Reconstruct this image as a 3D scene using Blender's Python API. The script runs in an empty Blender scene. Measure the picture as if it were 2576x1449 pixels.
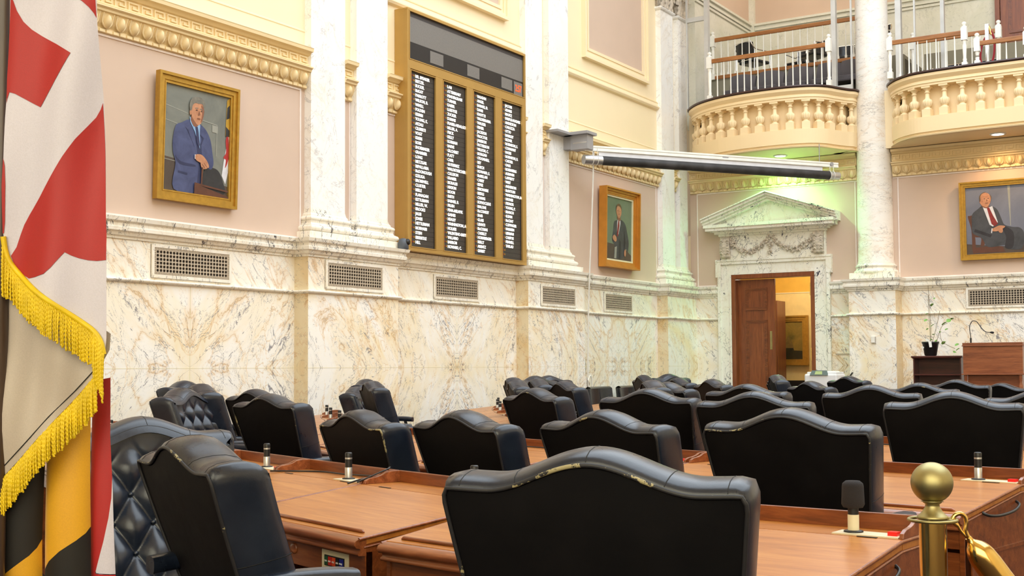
import bpy, bmesh, math, random
from mathutils import Vector, Matrix, noise
from math import sin, cos, pi, radians, sqrt, atan2, hypot
random.seed(7)
SC = bpy.context.scene
COL = SC.collection
XW, YB = -10.4, 23.074          # left wall recess plane, back wall plane
XP = -10.176                    # pedestal face on the left wall

# ------------------------------------------------------------------ materials
def newmat(name):
    m = bpy.data.materials.new(name); m.use_nodes = True
    nt = m.node_tree; b = nt.nodes['Principled BSDF']
    return m, nt, b
def N(nt, t, **kw):
    n = nt.nodes.new(t)
    for k, v in kw.items():
        if k in n.inputs: n.inputs[k].default_value = v
        else: setattr(n, k, v)
    return n
def L(nt, a, b): nt.links.new(a, b)
def rgb(c): return (c[0], c[1], c[2], 1.0)
def srgb(r, g, b):
    f = lambda v: (v/255/12.92 if v/255 <= .04045 else ((v/255+.055)/1.055)**2.4)
    return (f(r), f(g), f(b))
def ramp(nt, fac, stops, interp='LINEAR'):
    r = nt.nodes.new('ShaderNodeValToRGB'); r.color_ramp.interpolation = interp
    e = r.color_ramp.elements
    while len(e) < len(stops): e.new(.5)
    for i, (p, c) in enumerate(stops):
        e[i].position = p; e[i].color = rgb(c) if len(c) == 3 else c
    if fac is not None: L(nt, fac, r.inputs[0])
    return r.outputs[0]
def mix(nt, fac, a, b):
    m = nt.nodes.new('ShaderNodeMix'); m.data_type = 'RGBA'
    for s, v in ((0, fac), (6, a), (7, b)):
        if hasattr(v, 'links'): L(nt, v, m.inputs[s])
        else: m.inputs[s].default_value = v if not isinstance(v, tuple) else rgb(v)
    return m.outputs[2]
def math_(nt, op, a, b=None, c=None, clamp=False):
    m = nt.nodes.new('ShaderNodeMath'); m.operation = op; m.use_clamp = clamp
    for i, v in enumerate((a, b, c)):
        if v is None: continue
        if hasattr(v, 'links'): L(nt, v, m.inputs[i])
        else: m.inputs[i].default_value = v
    return m.outputs[0]
def coords(nt, kind='Object', scale=(1,1,1), rot=(0,0,0), loc=(0,0,0), turned=False):
    if turned:
        r = nt.nodes.new('ShaderNodeMapping'); r.inputs['Rotation'].default_value = rot
        m2 = nt.nodes.new('ShaderNodeMapping'); m2.inputs['Scale'].default_value = scale
        t = nt.nodes.new('ShaderNodeTexCoord'); L(nt, t.outputs[kind], r.inputs[0]); L(nt, r.outputs[0], m2.inputs[0]); return m2.outputs[0]
    t = nt.nodes.new('ShaderNodeTexCoord')
    mp = nt.nodes.new('ShaderNodeMapping')
    mp.inputs['Scale'].default_value = scale; mp.inputs['Rotation'].default_value = rot
    mp.inputs['Location'].default_value = loc
    L(nt, t.outputs[kind], mp.inputs[0]); return mp.outputs[0]
def noise_(nt, vec, scale=5, detail=4, rough=.5, dist=0, out=0):
    n = N(nt, 'ShaderNodeTexNoise', Scale=scale, Detail=detail, Roughness=rough, Distortion=dist)
    L(nt, vec, n.inputs['Vector']); return n.outputs[out]
def bump(nt, b, h, strength=.2, dist=.01):
    n = N(nt, 'ShaderNodeBump', Strength=strength, Distance=dist); L(nt, h, n.inputs['Height'])
    L(nt, n.outputs[0], b.inputs['Normal'])
def simple(name, c, rough=.5, metal=0, spec=.5, var=.06, vs=6, bmp=0, bs=60, coat=0, emit=None, es=1, sheen=0, trans=0):
    m, nt, b = newmat(name)
    v = coords(nt)
    n = noise_(nt, v, vs, 4)
    dark = tuple(x*(1-var) for x in c); lite = tuple(min(1, x*(1+var)) for x in c)
    L(nt, ramp(nt, n, [(.3, dark), (.7, lite)]), b.inputs['Base Color'])
    b.inputs['Roughness'].default_value = rough; b.inputs['Metallic'].default_value = metal
    b.inputs['Specular IOR Level'].default_value = spec
    if coat: b.inputs['Coat Weight'].default_value = coat; b.inputs['Coat Roughness'].default_value = .15
    if sheen: b.inputs['Sheen Weight'].default_value = sheen
    if trans: b.inputs['Transmission Weight'].default_value = trans
    if bmp: bump(nt, b, noise_(nt, v, bs, 5, .6), bmp, .004)
    if emit:
        b.inputs['Emission Color'].default_value = rgb(emit); b.inputs['Emission Strength'].default_value = es
    return m

def vein(nt, vec, scale, dist, width, mscale, mlo, mhi, detail=6, seedloc=(0,0,0)):
    """thin wandering lines where a distorted noise crosses its middle, broken up by a second noise"""
    o = N(nt, 'ShaderNodeVectorMath', operation='ADD'); o.inputs[1].default_value = seedloc; L(nt, vec, o.inputs[0])
    n = noise_(nt, o.outputs[0], scale, detail, .58, dist)
    d = math_(nt, 'ABSOLUTE', math_(nt, 'SUBTRACT', n, .5))
    msk = noise_(nt, o.outputs[0], mscale, 3, .6)
    mk = N(nt, 'ShaderNodeMapRange'); mk.inputs[1].default_value = mlo; mk.inputs[2].default_value = mhi
    L(nt, msk, mk.inputs[0])
    w = math_(nt, 'MULTIPLY', mk.outputs[0], width)
    w = math_(nt, 'ADD', w, .00001)
    s = math_(nt, 'DIVIDE', d, w)
    return math_(nt, 'SUBTRACT', 1.0, s, clamp=True)
def marble(name, base, warm, warmamt, veinc, orange, kind='UV', dark=1.0, orng=1.0, scale=1.0, stretch=(1,1,1), rot=.6):
    m, nt, b = newmat(name)
    v = coords(nt, kind, tuple(s*scale for s in stretch), (0, 0, rot), turned=(kind == 'UV'))
    cloud = noise_(nt, v, .9, 5, .55, .8)
    c = mix(nt, ramp(nt, cloud, [(.42, (0,0,0)), (.66, (1,1,1))]), base, mix(nt, warmamt, base, warm))
    def stroke(c, sc, dist, w, ms, lo, hi, seed, amt, colr, det=7):
        return mix(nt, math_(nt, 'MULTIPLY', vein(nt, v, sc, dist, w, ms, lo, hi, det, seedloc=seed), amt), c, colr)
    c = stroke(c, 1.15, 1.0, .075, .8, .40, .62, (3.1, 7.7, 1), .34*orng, orange, 5)
    c = stroke(c, 1.15, 1.0, .012, .8, .44, .60, (3.1, 7.7, 1), .70*orng, tuple(x*.70 for x in orange), 7)
    c = stroke(c, 2.6, 1.3, .030, 1.2, .50, .66, (13.1, 2.7, 5), .45*orng, orange, 6)
    c = stroke(c, 2.6, 1.3, .009, 1.2, .50, .64, (13.1, 2.7, 5), .55*orng, tuple(x*.55 for x in orange), 8)
    c = stroke(c, 1.7, 1.5, .0085, 1.0, .44, .60, (8.3, 1.2, 3), .85*dark, veinc, 9)
    c = stroke(c, 1.9, 1.8, .055, 2.6, .60, .70, (8.3, 1.2, 3), .75*dark, veinc, 9)
    c = stroke(c, 3.4, 1.8, .010, 1.6, .50, .62, (1.3, 9.2, 8), .75*dark, veinc, 9)
    c = stroke(c, .75, .9, .0035, .7, .38, .60, (5.3, 4.2, 2), .75*dark, veinc, 9)
    L(nt, c, b.inputs['Base Color'])
    b.inputs['Roughness'].default_value = .30; b.inputs['Specular IOR Level'].default_value = .35
    return m
CREAM = srgb(250, 246, 232)
M = {}
M['marble_warm'] = marble('marble_warm', srgb(255, 252, 246), srgb(250, 234, 198), .95, srgb(88, 88, 108), srgb(230, 184, 110), 'UV', 1.15, 1.0, 1.35, (1.35, .62, 1), .62)
M['marble_shaded'] = marble('marble_shaded', srgb(238, 222, 188), srgb(228, 198, 146), .95, srgb(100, 90, 90), srgb(205, 140, 60), 'UV', .6, .8, 1.6, (1, 1, 1), .2)  # darker version of the wall marble, shade put into its colour
M['marble_band'] = marble('marble_band', srgb(252, 248, 238), srgb(248, 234, 206), .7, srgb(102, 104, 124), srgb(226, 172, 96), 'UV', .95, .8, 1.3, (1.7, .55, 1), .62)
M['marble_trim'] = marble('marble_trim', srgb(250, 246, 236), srgb(244, 232, 206), .6, srgb(56, 54, 68), srgb(222, 192, 150), 'Object', 1.4, .3, 1.2, (1.2, 1.2, .5), .2)
M['marble_white'] = marble('marble_white', srgb(253, 252, 250), srgb(248, 242, 232), .45, srgb(150, 148, 156), srgb(226, 204, 172), 'Object', .62, .30, 1.0, (1, 1, .8), .5)
M['marble_col'] = marble('marble_col', srgb(250, 246, 240), srgb(244, 234, 220), .5, srgb(138, 130, 128), srgb(212, 172, 122), 'Object', .7, .4, 1.1, (.8, .8, 2.2), .1)
M['marble_door'] = marble('marble_door', srgb(249, 246, 238), srgb(242, 234, 214), .6, srgb(44, 44, 66), srgb(222, 190, 146), 'Object', 1.8, .3, 1.25, (1.1, 1.1, .75), .3)
M['marble_gallery'] = marble('marble_gallery', srgb(232, 230, 218), srgb(216, 216, 198), .8, srgb(140, 142, 134), srgb(206, 196, 164), 'Object', .5, .15, 1.3, (1, 1, 1), .7)
M['pink'] = simple('pink_wallcloth', srgb(212, 187, 168), .85, var=.02, vs=2, bmp=.12, bs=240)
M['cream'] = simple('cream_plaster', srgb(250, 231, 194), .6, var=.012, vs=2)
M['gold_cream'] = simple('yellow_plaster_ornament', srgb(240, 216, 168), .55, var=.03, vs=3)
M['bead'] = simple('pale_beading', srgb(240, 226, 218), .6)
M['balcony'] = simple('balcony_cream_paint', srgb(249, 223, 178), .55, var=.015, vs=2)
M['white'] = simple('white_paint', srgb(242, 240, 232), .4)
M['metal_grey'] = simple('pale_grey_metal', srgb(206, 206, 204), .35, .3)
M['dark_rail'] = simple('dark_brown_rail', srgb(60, 34, 30), .4, coat=.3)
M['board_gold'] = simple('bronze_paint', srgb(190, 152, 84), .42, .35, var=.03)
M['black'] = simple('black_plastic', (.012, .012, .014), .4)
M['black_matte'] = simple('black_foam', (.020, .018, .022), .95, bmp=.5, bs=300)
M['chrome'] = simple('chrome', (.82, .82, .84), .14, 1, var=.01)
M['silver'] = simple('satin_silver', (.62, .62, .62), .32, .8)
M['plate'] = simple('ivory_plate', srgb(226, 216, 186), .45)
M['brass'] = simple('polished_brass', srgb(226, 190, 112), .15, 1, var=.06, vs=14)
M['brass_dull'] = simple('brushed_brass', srgb(168, 158, 112), .44, 1, var=.14, vs=9)
M['red_velvet'] = simple('red_velvet', srgb(140, 14, 24), .9, sheen=.6)
M['carpet'] = simple('dark_carpet', srgb(52, 30, 26), .95, var=.3, vs=30, bmp=.4, bs=200)
M['grille'] = simple('painted_grille', srgb(196, 182, 162), .5, .2, var=.08)
M['hole'] = simple('grille_shadow', srgb(40, 32, 26), .9)
M['frame_gold'] = simple('gilded_frame', srgb(186, 146, 62), .38, .55, var=.12, vs=16)
M['frame_orange'] = simple('orange_gilt_frame', srgb(206, 142, 56), .42, .3, var=.08)
M['linen'] = simple('linen_slip', srgb(232, 224, 190), .7)
M['screen_cloth'] = simple('screen_cloth', srgb(226, 226, 230), .7)
M['black_tube'] = simple('black_screen_tube', (.035, .033, .034), .55, var=.5, vs=5)
M['yellow_room'] = simple('yellow_room_wall', srgb(222, 178, 74), .7)
M['cream_room'] = simple('cream_room_wall', srgb(236, 214, 150), .7)
M['carve'] = simple('weathered_carving', srgb(208, 196, 180), .8, var=.28, vs=18)
M['leaf'] = simple('plant_leaf', srgb(128, 178, 84), .5, var=.2)
M['stem'] = simple('plant_stem', srgb(126, 110, 76), .7)
M['paper'] = simple('white_paper', srgb(244, 244, 240), .8)
M['printer'] = simple('printer_white', srgb(236, 236, 238), .45)
M['printer_dark'] = simple('printer_display', srgb(96, 110, 110), .35)
M['lcd'] = simple('printer_lcd', srgb(176, 190, 130), .4)
M['rope'] = simple('white_cord', srgb(232, 228, 220), .8)
M['grey_cloth'] = simple('charcoal_upholstery', srgb(84, 80, 84), .9, bmp=.3, bs=120)
M['riser'] = simple('olive_grey_riser', srgb(140, 134, 116), .8)
M['grey_bracket'] = simple('grey_metal_bracket', srgb(168, 168, 172), .45, .3)
M['camera_grey'] = simple('slate_grey_plastic', srgb(84, 90, 100), .45)
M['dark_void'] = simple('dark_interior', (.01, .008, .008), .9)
def leather(name, c1, c2, rough, bm, spec=.5):
    m, nt, b = newmat(name)
    v = coords(nt)
    oi = nt.nodes.new('ShaderNodeObjectInfo')
    a = N(nt, 'ShaderNodeVectorMath', operation='ADD'); L(nt, v, a.inputs[0]); L(nt, oi.outputs['Random'], a.inputs[1])
    n = noise_(nt, a.outputs[0], 7, 5, .6)
    L(nt, ramp(nt, n, [(.3, c1), (.75, c2)]), b.inputs['Base Color'])
    L(nt, math_(nt, 'MULTIPLY_ADD', n, .22, rough-.11), b.inputs['Roughness'])
    h = noise_(nt, v, 260, 3, .6); h2 = noise_(nt, a.outputs[0], 16, 4, .6)
    bump(nt, b, math_(nt, 'MULTIPLY_ADD', h2, 2.2, math_(nt, 'MULTIPLY', h, .35)), bm, .004)
    b.inputs['Specular IOR Level'].default_value = spec
    return m
M['leather'] = leather('navy_black_leather', (.006, .010, .022), (.018, .026, .046), .30, .12, .6)
M['leather_back'] = leather('matte_black_leather', (.0025, .0025, .0035), (.005, .0045, .0055), .6, .08, .16)
M['seam'] = simple('dark_seam', (.003, .003, .004), .7)
M['vinyl'] = leather('black_vinyl', (.010, .012, .016), (.022, .026, .034), .22, .08)
def piping():
    m, nt, b = newmat('worn_leather_piping')
    v = coords(nt); oi = nt.nodes.new('ShaderNodeObjectInfo')
    sc = N(nt, 'ShaderNodeVectorMath', operation='MULTIPLY_ADD')
    L(nt, oi.outputs['Random'], sc.inputs[0]); sc.inputs[1].default_value = (9, 9, 9); L(nt, v, sc.inputs[2])
    n = noise_(nt, sc.outputs[0], 5.5, 6, .72)
    f = noise_(nt, sc.outputs[0], 60, 4, .7)
    k = math_(nt, 'MULTIPLY_ADD', f, .35, n)
    th = math_(nt, 'MULTIPLY_ADD', oi.outputs['Random'], .12, .765)
    g = math_(nt, 'GREATER_THAN', k, th)
    L(nt, mix(nt, g, (.016, .016, .020), srgb(160, 150, 112)), b.inputs['Base Color'])
    b.inputs['Roughness'].default_value = .55
    return m
M['piping'] = piping()
def wood(name, c1, c2, c3, rough=.3, axis='X', sc=1.0, coat=.25):
    m, nt, b = newmat(name)
    s = {'X': (1.2, 14, 14), 'Y': (14, 1.2, 14), 'Z': (14, 14, 1.2)}[axis]
    v = coords(nt, 'Object', tuple(x*sc for x in s))
    oi = nt.nodes.new('ShaderNodeObjectInfo')
    a = N(nt, 'ShaderNodeVectorMath', operation='MULTIPLY_ADD'); L(nt, oi.outputs['Random'], a.inputs[0]); a.inputs[1].default_value = (7, 7, 7); L(nt, v, a.inputs[2])
    n = noise_(nt, a.outputs[0], 2.2, 6, .62, .7)
    f = noise_(nt, a.outputs[0], 11, 4, .6)
    k = math_(nt, 'MULTIPLY_ADD', f, .3, math_(nt, 'MULTIPLY', n, .8))
    L(nt, ramp(nt, k, [(.36, c1), (.55, c2), (.72, c3)]), b.inputs['Base Color'])
    b.inputs['Roughness'].default_value = rough
    b.inputs['Coat Weight'].default_value = coat; b.inputs['Coat Roughness'].default_value = .2
    bump(nt, b, f, .05, .002)
    return m
M['desk_top'] = wood('desk_top_cherry', srgb(156, 94, 36), srgb(180, 113, 48), srgb(194, 130, 62), .34, 'X', .7, .12)
M['desk_wood'] = wood('desk_mahogany', srgb(88, 42, 18), srgb(124, 64, 28), srgb(146, 82, 40), .34, 'X')
M['desk_edge'] = wood('desk_edge_walnut', srgb(104, 52, 26), srgb(138, 76, 42), srgb(168, 100, 60), .28, 'X')
M['door_wood'] = wood('door_mahogany', srgb(104, 50, 20), srgb(132, 68, 30), srgb(150, 84, 40), .38, 'Z', .5)
M['rail_wood'] = wood('rail_oak', srgb(132, 80, 36), srgb(160, 102, 50), srgb(180, 120, 64), .4, 'X', .6)
M['lectern_wood'] = wood('lectern_walnut', srgb(110, 58, 34), srgb(146, 82, 48), srgb(166, 98, 60), .38, 'X', .6)
M['book_wood'] = wood('dark_cherry', srgb(56, 22, 18), srgb(78, 32, 26), srgb(94, 42, 34), .36, 'X', .6)
M['brown_cab'] = wood('brown_cabinet', srgb(96, 58, 42), srgb(120, 74, 54), srgb(132, 84, 62), .4, 'Z', .5)
def lamp(name, c, s): return simple(name, (1, 1, 1), .5, emit=c, es=s)
M['lit'] = lamp('lit_letters', (1, .97, .9), .9)
M['lit_orange'] = simple('lit_clock_digits', (.5, .05, .01), .5, emit=(1, .10, .01), es=.9)
M['lamp_green'] = lamp('greenish_lamp', (.86, 1, .74), 7)
M['lamp_warm'] = lamp('warm_lamp', (1, .92, .78), 7)
M['dot_red'] = simple('unlit_red_lens', srgb(120, 34, 28), .4)
M['dot_yellow'] = simple('unlit_amber_lens', srgb(170, 128, 40), .4)
M['dot_green'] = simple('unlit_green_lens', srgb(26, 50, 38), .4)
M['panel_dark'] = simple('dark_display_slats', srgb(62, 58, 56), .45, var=.06)
M['screen_grey'] = simple('grey_display_mesh', srgb(122, 118, 114), .5, var=.05, vs=40)
M['screen_shade'] = simple('shaded_display_mesh', srgb(66, 62, 64), .5, var=.05, vs=40)  # same mesh, toned down to paint the recess shadow
M['btn_red'] = simple('red_button', srgb(206, 24, 22), .3, emit=(.8, .02, .01), es=.25)
for k, c in dict(green=(20, 74, 46), red=(190, 34, 24), orange=(214, 74, 30), blk=(14, 14, 20), blue=(22, 30, 140)).items():
    M['key_'+k] = simple('key_'+k, srgb(*c), .4)
M['label_white'] = simple('white_lettering', srgb(236, 236, 236), .6)
def cloth(name, c, rough=.55, sh=.25):
    m, nt, b = newmat(name)
    v = coords(nt, 'Object', (1, 1, 1))
    n = noise_(nt, v, 420, 2, .5)
    L(nt, ramp(nt, n, [(.3, tuple(x*.92 for x in c)), (.7, c)]), b.inputs['Base Color'])
    b.inputs['Roughness'].default_value = rough; b.inputs['Sheen Weight'].default_value = sh
    bump(nt, b, n, .12, .001); return m
M['flag_white'] = cloth('flag_white_nylon', srgb(204, 200, 218), .5)
M['flag_red'] = cloth('flag_red_nylon', srgb(166, 6, 10))
M['flag_black'] = cloth('flag_black_nylon', srgb(16, 11, 9), .7, .02)
M['flag_yellow'] = cloth('flag_gold_nylon', srgb(216, 158, 8))
M['flag_cream'] = cloth('flag_hem_cream', srgb(182, 170, 160), .45)
M['fringe'] = simple('gold_fringe_cord', srgb(222, 190, 16), .5, var=.12, vs=40)
M['pole'] = wood('flag_pole_wood', srgb(44, 30, 24), srgb(60, 42, 32), srgb(72, 52, 40), .4, 'Z')
M['glass'] = simple('clear_glass', (1, 1, 1), .02, var=0, trans=1)
M['glass'].node_tree.nodes['Principled BSDF'].inputs['IOR'].default_value = 1.02
def paint(name, stops, scale=2.5, rough=.45, lin=None):
    m, nt, b = newmat(name)
    v = coords(nt, 'Object')
    n = noise_(nt, v, scale, 6, .6, .6)
    L(nt, ramp(nt, n, stops), b.inputs['Base Color']); b.inputs['Roughness'].default_value = rough
    return m
P = lambda *c: srgb(*c)
M['p_bg1'] = paint('painted_grey_green', [(.3, P(104, 108, 104)), (.7, P(140, 142, 132))], 1.6)
M['p_bg2'] = paint('painted_teal', [(.3, P(104, 122, 100)), (.7, P(124, 140, 116))], 1.2)
M['p_bg2b'] = paint('painted_umber', [(.3, P(70, 58, 52)), (.7, P(92, 80, 70))], 1.4)
M['p_bg3'] = paint('painted_slate_blue', [(.3, P(104, 108, 124)), (.7, P(126, 130, 146))], 1.2)
M['p_navy'] = paint('painted_navy_suit', [(.3, P(54, 62, 100)), (.7, P(80, 90, 132))], 5)
M['p_navy_d'] = paint('painted_navy_fold', [(.3, P(36, 42, 76)), (.7, P(52, 60, 98))], 5)
M['p_char'] = paint('painted_charcoal_suit', [(.3, P(52, 54, 60)), (.7, P(76, 78, 84))], 5)
M['p_char_d'] = paint('painted_dark_suit', [(.3, P(34, 32, 38)), (.7, P(48, 46, 54))], 5)
M['p_skin'] = paint('painted_skin', [(.3, P(176, 118, 86)), (.7, P(206, 150, 114))], 14)
M['p_skin_d'] = paint('painted_skin_shadow', [(.3, P(126, 80, 60)), (.7, P(146, 96, 72))], 14)
M['p_hair'] = paint('painted_grey_hair', [(.3, P(98, 96, 90)), (.7, P(136, 132, 120))], 20)
M['p_hair2'] = paint('painted_brown_hair', [(.3, P(96, 74, 52)), (.7, P(120, 96, 70))], 20)
M['p_shirt'] = paint('painted_blue_shirt', [(.3, P(126, 164, 206)), (.7, P(150, 188, 224))], 8)
M['p_white'] = paint('painted_white', [(.3, P(206, 206, 214)), (.7, P(228, 228, 232))], 8)
M['p_tie'] = paint('painted_navy_tie', [(.3, P(34, 38, 74)), (.7, P(54, 60, 100))], 20)
M['p_redtie'] = paint('painted_red_tie', [(.3, P(120, 34, 34)), (.7, P(150, 46, 44))], 20)
M['p_black'] = paint('painted_black', [(.3, P(34, 36, 42)), (.7, P(52, 54, 58))], 6)
M['p_brown'] = paint('painted_brown', [(.3, P(84, 50, 36)), (.7, P(104, 62, 46))], 6)
M['p_red'] = paint('painted_red', [(.3, P(166, 40, 44)), (.7, P(188, 54, 52))], 6)
M['p_gold'] = paint('painted_gold', [(.3, P(176, 136, 40)), (.7, P(196, 156, 56))], 6)
M['p_line'] = paint('painted_pale_line', [(.3, P(146, 148, 140)), (.7, P(160, 160, 150))], 6)
M['p_sea'] = paint('painted_dark_sea', [(.3, P(40, 40, 24)), (.7, P(60, 56, 32))], 4)
M['p_sky'] = paint('painted_amber_sky', [(.3, P(96, 88, 40)), (.5, P(138, 116, 50)), (.7, P(166, 134, 62))], 2.4)
M['p_sail'] = paint('painted_sail', [(.3, P(110, 92, 48)), (.7, P(134, 110, 62))], 6)

# ------------------------------------------------------------------ mesh helpers
class MB:
    """collects faces; build() links them as one mesh object"""
    def __init__(s): s.v = []; s.f = []; s.m = []; s.sm = []; s.uv = []; s.mats = []; s.cur = 0
    def mat(s, name):
        if name not in s.mats: s.mats.append(name)
        s.cur = s.mats.index(name); return s
    def add(s, vs, fs, smooth=False, uvs=None):
        o = len(s.v); s.v += [tuple(p) for p in vs]
        for i, f in enumerate(fs):
            s.f.append(tuple(o+k for k in f)); s.m.append(s.cur); s.sm.append(smooth)
            s.uv.append(uvs[i] if uvs else None)
        return s
    def box(s, a, b, T=None):
        x0, y0, z0 = a; x1, y1, z1 = b
        vs = [(x0,y0,z0),(x1,y0,z0),(x1,y1,z0),(x0,y1,z0),(x0,y0,z1),(x1,y0,z1),(x1,y1,z1),(x0,y1,z1)]
        if T: vs = [T(p) for p in vs]
        return s.add(vs, [(0,3,2,1),(4,5,6,7),(0,1,5,4),(1,2,6,5),(2,3,7,6),(3,0,4,7)])
    def quad(s, p, uvs=None): return s.add(p, [(0,1,2,3)], False, [uvs] if uvs else None)
    def tube(s, pts, r, n=8, cap=True, closed=False, smooth=True):
        pts = [Vector(p) for p in pts]; K = len(pts); rings = []
        rr = r if hasattr(r, '__len__') else [r]*K
        up = Vector((0,0,1)); prev = None
        for i, p in enumerate(pts):
            if closed: t = pts[(i+1) % K]-pts[i-1]
            else: t = pts[min(i+1, K-1)]-pts[max(i-1, 0)]
            if t.length < 1e-9: t = Vector((0,0,1))
            t.normalize()
            if prev is None:
                a = up if abs(t.z) < .9 else Vector((1,0,0)); u = t.cross(a).normalized()
            else:
                u = prev-t*prev.dot(t)
                if u.length < 1e-6: u = t.orthogonal()
                u.normalize()
            prev = u; w = t.cross(u)
            rings.append([p+(u*cos(2*pi*k/n)+w*sin(2*pi*k/n))*rr[i] for k in range(n)])
        vs = [q for R in rings for q in R]; fs = []
        for i in range(K if closed else K-1):
            for k in range(n):
                j = (i+1) % K
                fs.append((i*n+k, i*n+(k+1) % n, j*n+(k+1) % n, j*n+k))
        s.add(vs, fs, smooth)
        if cap and not closed:
            s.add(rings[0], [tuple(reversed(range(n)))]); s.add(rings[-1], [tuple(range(n))])
        return s
    def lathe(s, prof, n=24, c=(0,0,0), T=None, smooth=True, flute=None):
        vs = []; K = len(prof)
        for (r, z) in prof:
            for k in range(n):
                a = 2*pi*k/n; q = r
                if flute: q = r*(1+flute(z)*(abs(cos(a*6))-.6))
                p = (c[0]+q*cos(a), c[1]+q*sin(a), c[2]+z); vs.append(T(p) if T else p)
        fs = [(i*n+k, i*n+(k+1) % n, (i+1)*n+(k+1) % n, (i+1)*n+k) for i in range(K-1) for k in range(n)]
        s.add(vs, fs, smooth)
        s.add(vs[:n], [tuple(reversed(range(n)))]); s.add(vs[-n:], [tuple(range(n))]); return s
    def prism(s, poly, d0, d1, T):
        """poly of (a,b); T(a,b,d) -> point"""
        n = len(poly); vs = [T(a, b, d0) for a, b in poly]+[T(a, b, d1) for a, b in poly]
        s.add(vs, [tuple(reversed(range(n))), tuple(range(n, 2*n))]+[(i, (i+1) % n, n+(i+1) % n, n+i) for i in range(n)]); return s
    def grid(s, fn, nu, nv, smooth=True):
        vs = [fn(i/nu, j/nv) for j in range(nv+1) for i in range(nu+1)]
        s.add(vs, [(j*(nu+1)+i, j*(nu+1)+i+1, (j+1)*(nu+1)+i+1, (j+1)*(nu+1)+i) for j in range(nv) for i in range(nu)], smooth); return s
    def build(s, name, mat=None, parent=None, bevel=0, seg=2, recalc=True):
        me = bpy.data.meshes.new(name); me.from_pydata(s.v, [], s.f)
        if mat and not s.mats: s.mats = [mat]
        for k in s.mats: me.materials.append(M[k])
        me.polygons.foreach_set('material_index', s.m)
        me.polygons.foreach_set('use_smooth', s.sm)
        if any(u is not None for u in s.uv):
            uvl = me.uv_layers.new(name='UVMap')
            for p, u in zip(me.polygons, s.uv):
                if u:
                    for li, c in zip(p.loop_indices, u): uvl.data[li].uv = c
        me.update()
        if recalc:
            bm = bmesh.new(); bm.from_mesh(me); bmesh.ops.recalc_face_normals(bm, faces=bm.faces); bm.to_mesh(me); bm.free()
        o = bpy.data.objects.new(name, me); COL.objects.link(o)
        if parent is not None: o.parent = parent
        if bevel:
            b = o.modifiers.new('bevel', 'BEVEL'); b.width = bevel; b.segments = seg; b.limit_method = 'ANGLE'; b.angle_limit = radians(40)
            b.harden_normals = False
        return o
def tag(o, label=None, cat=None, group=None, kind=None):
    if label: o['label'] = label
    if cat: o['category'] = cat
    if group: o['group'] = group
    if kind: o['kind'] = kind
    return o
def empty(name, loc=(0,0,0), rz=0, **kw):
    o = bpy.data.objects.new(name, None); COL.objects.link(o); o.location = loc; o.rotation_euler = (0, 0, rz)
    o.empty_display_size = .1
    return tag(o, **kw)
def tree(o, parent=None):
    c = o.copy(); COL.objects.link(c)
    if parent is not None: c.parent = parent
    for ch in list(o.children): tree(ch, c)
    return c
def text(name, body, size, loc, rot, mat, parent=None, sx=1.0, off=0, align='LEFT', space=1.0, ay='CENTER'):
    cu = bpy.data.curves.new(name, 'FONT'); cu.body = body; cu.size = size; cu.offset = off; cu.extrude = .001
    cu.align_x = align; cu.align_y = ay; cu.materials.append(M[mat]); cu.space_line = space; cu.resolution_u = 3
    o = bpy.data.objects.new(name, cu); COL.objects.link(o); o.location = loc; o.rotation_euler = rot; o.scale = (sx, 1, 1)
    o.data.resolution_u = 2
    dg = bpy.context.evaluated_depsgraph_get(); dg.update()
    me = bpy.data.meshes.new_from_object(o.evaluated_get(dg)); me.name = name
    bpy.data.objects.remove(o); bpy.data.curves.remove(cu)
    o = bpy.data.objects.new(name, me); COL.objects.link(o); o.location = loc; o.rotation_euler = rot; o.scale = (sx, 1, 1)
    if parent is not None: o.parent = parent
    return o
def smoothpts(pts, k=6, closed=False):
    """Catmull-Rom through 2D/3D points"""
    n = len(pts); out = []; pts = [Vector(p) for p in pts]
    for i in range(n if closed else n-1):
        if closed: a, b, c, d = pts[i-1], pts[i], pts[(i+1) % n], pts[(i+2) % n]
        else: a, b, c, d = pts[max(i-1, 0)], pts[i], pts[i+1], pts[min(i+2, n-1)]
        for j in range(k):
            t = j/k
            out.append(.5*((2*b)+(c-a)*t+(2*a-5*b+4*c-d)*t*t+(3*b-a-3*c+d)*t**3))
    if not closed: out.append(pts[-1])
    return out
def sweep(mb, path, prof, close=True, smooth=False):
    """prof: (offset to the right of travel, z). path: plan points, mitred corners"""
    P2 = [Vector((p[0], p[1])) for p in path]; n = len(P2); offs = []
    for i in range(n):
        def nrm(a, b):
            d = (b-a).normalized(); return Vector((d.y, -d.x))
        if i == 0: m = nrm(P2[0], P2[1])
        elif i == n-1: m = nrm(P2[-2], P2[-1])
        else:
            a, b = nrm(P2[i-1], P2[i]), nrm(P2[i], P2[i+1]); m = (a+b); m /= max(m.dot(a), .25)
        offs.append(m)
    K = len(prof); vs = []
    for p, m in zip(P2, offs):
        for o, z in prof: q = p+m*o; vs.append((q.x, q.y, z))
    fs = [(i*K+j, (i+1)*K+j, (i+1)*K+j+1, i*K+j+1) for i in range(n-1) for j in range(K-1)]
    mb.add(vs, fs, smooth)
    if close: mb.add(vs[:K], [tuple(range(K))]); mb.add(vs[-K:], [tuple(reversed(range(K)))])
    return mb

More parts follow.
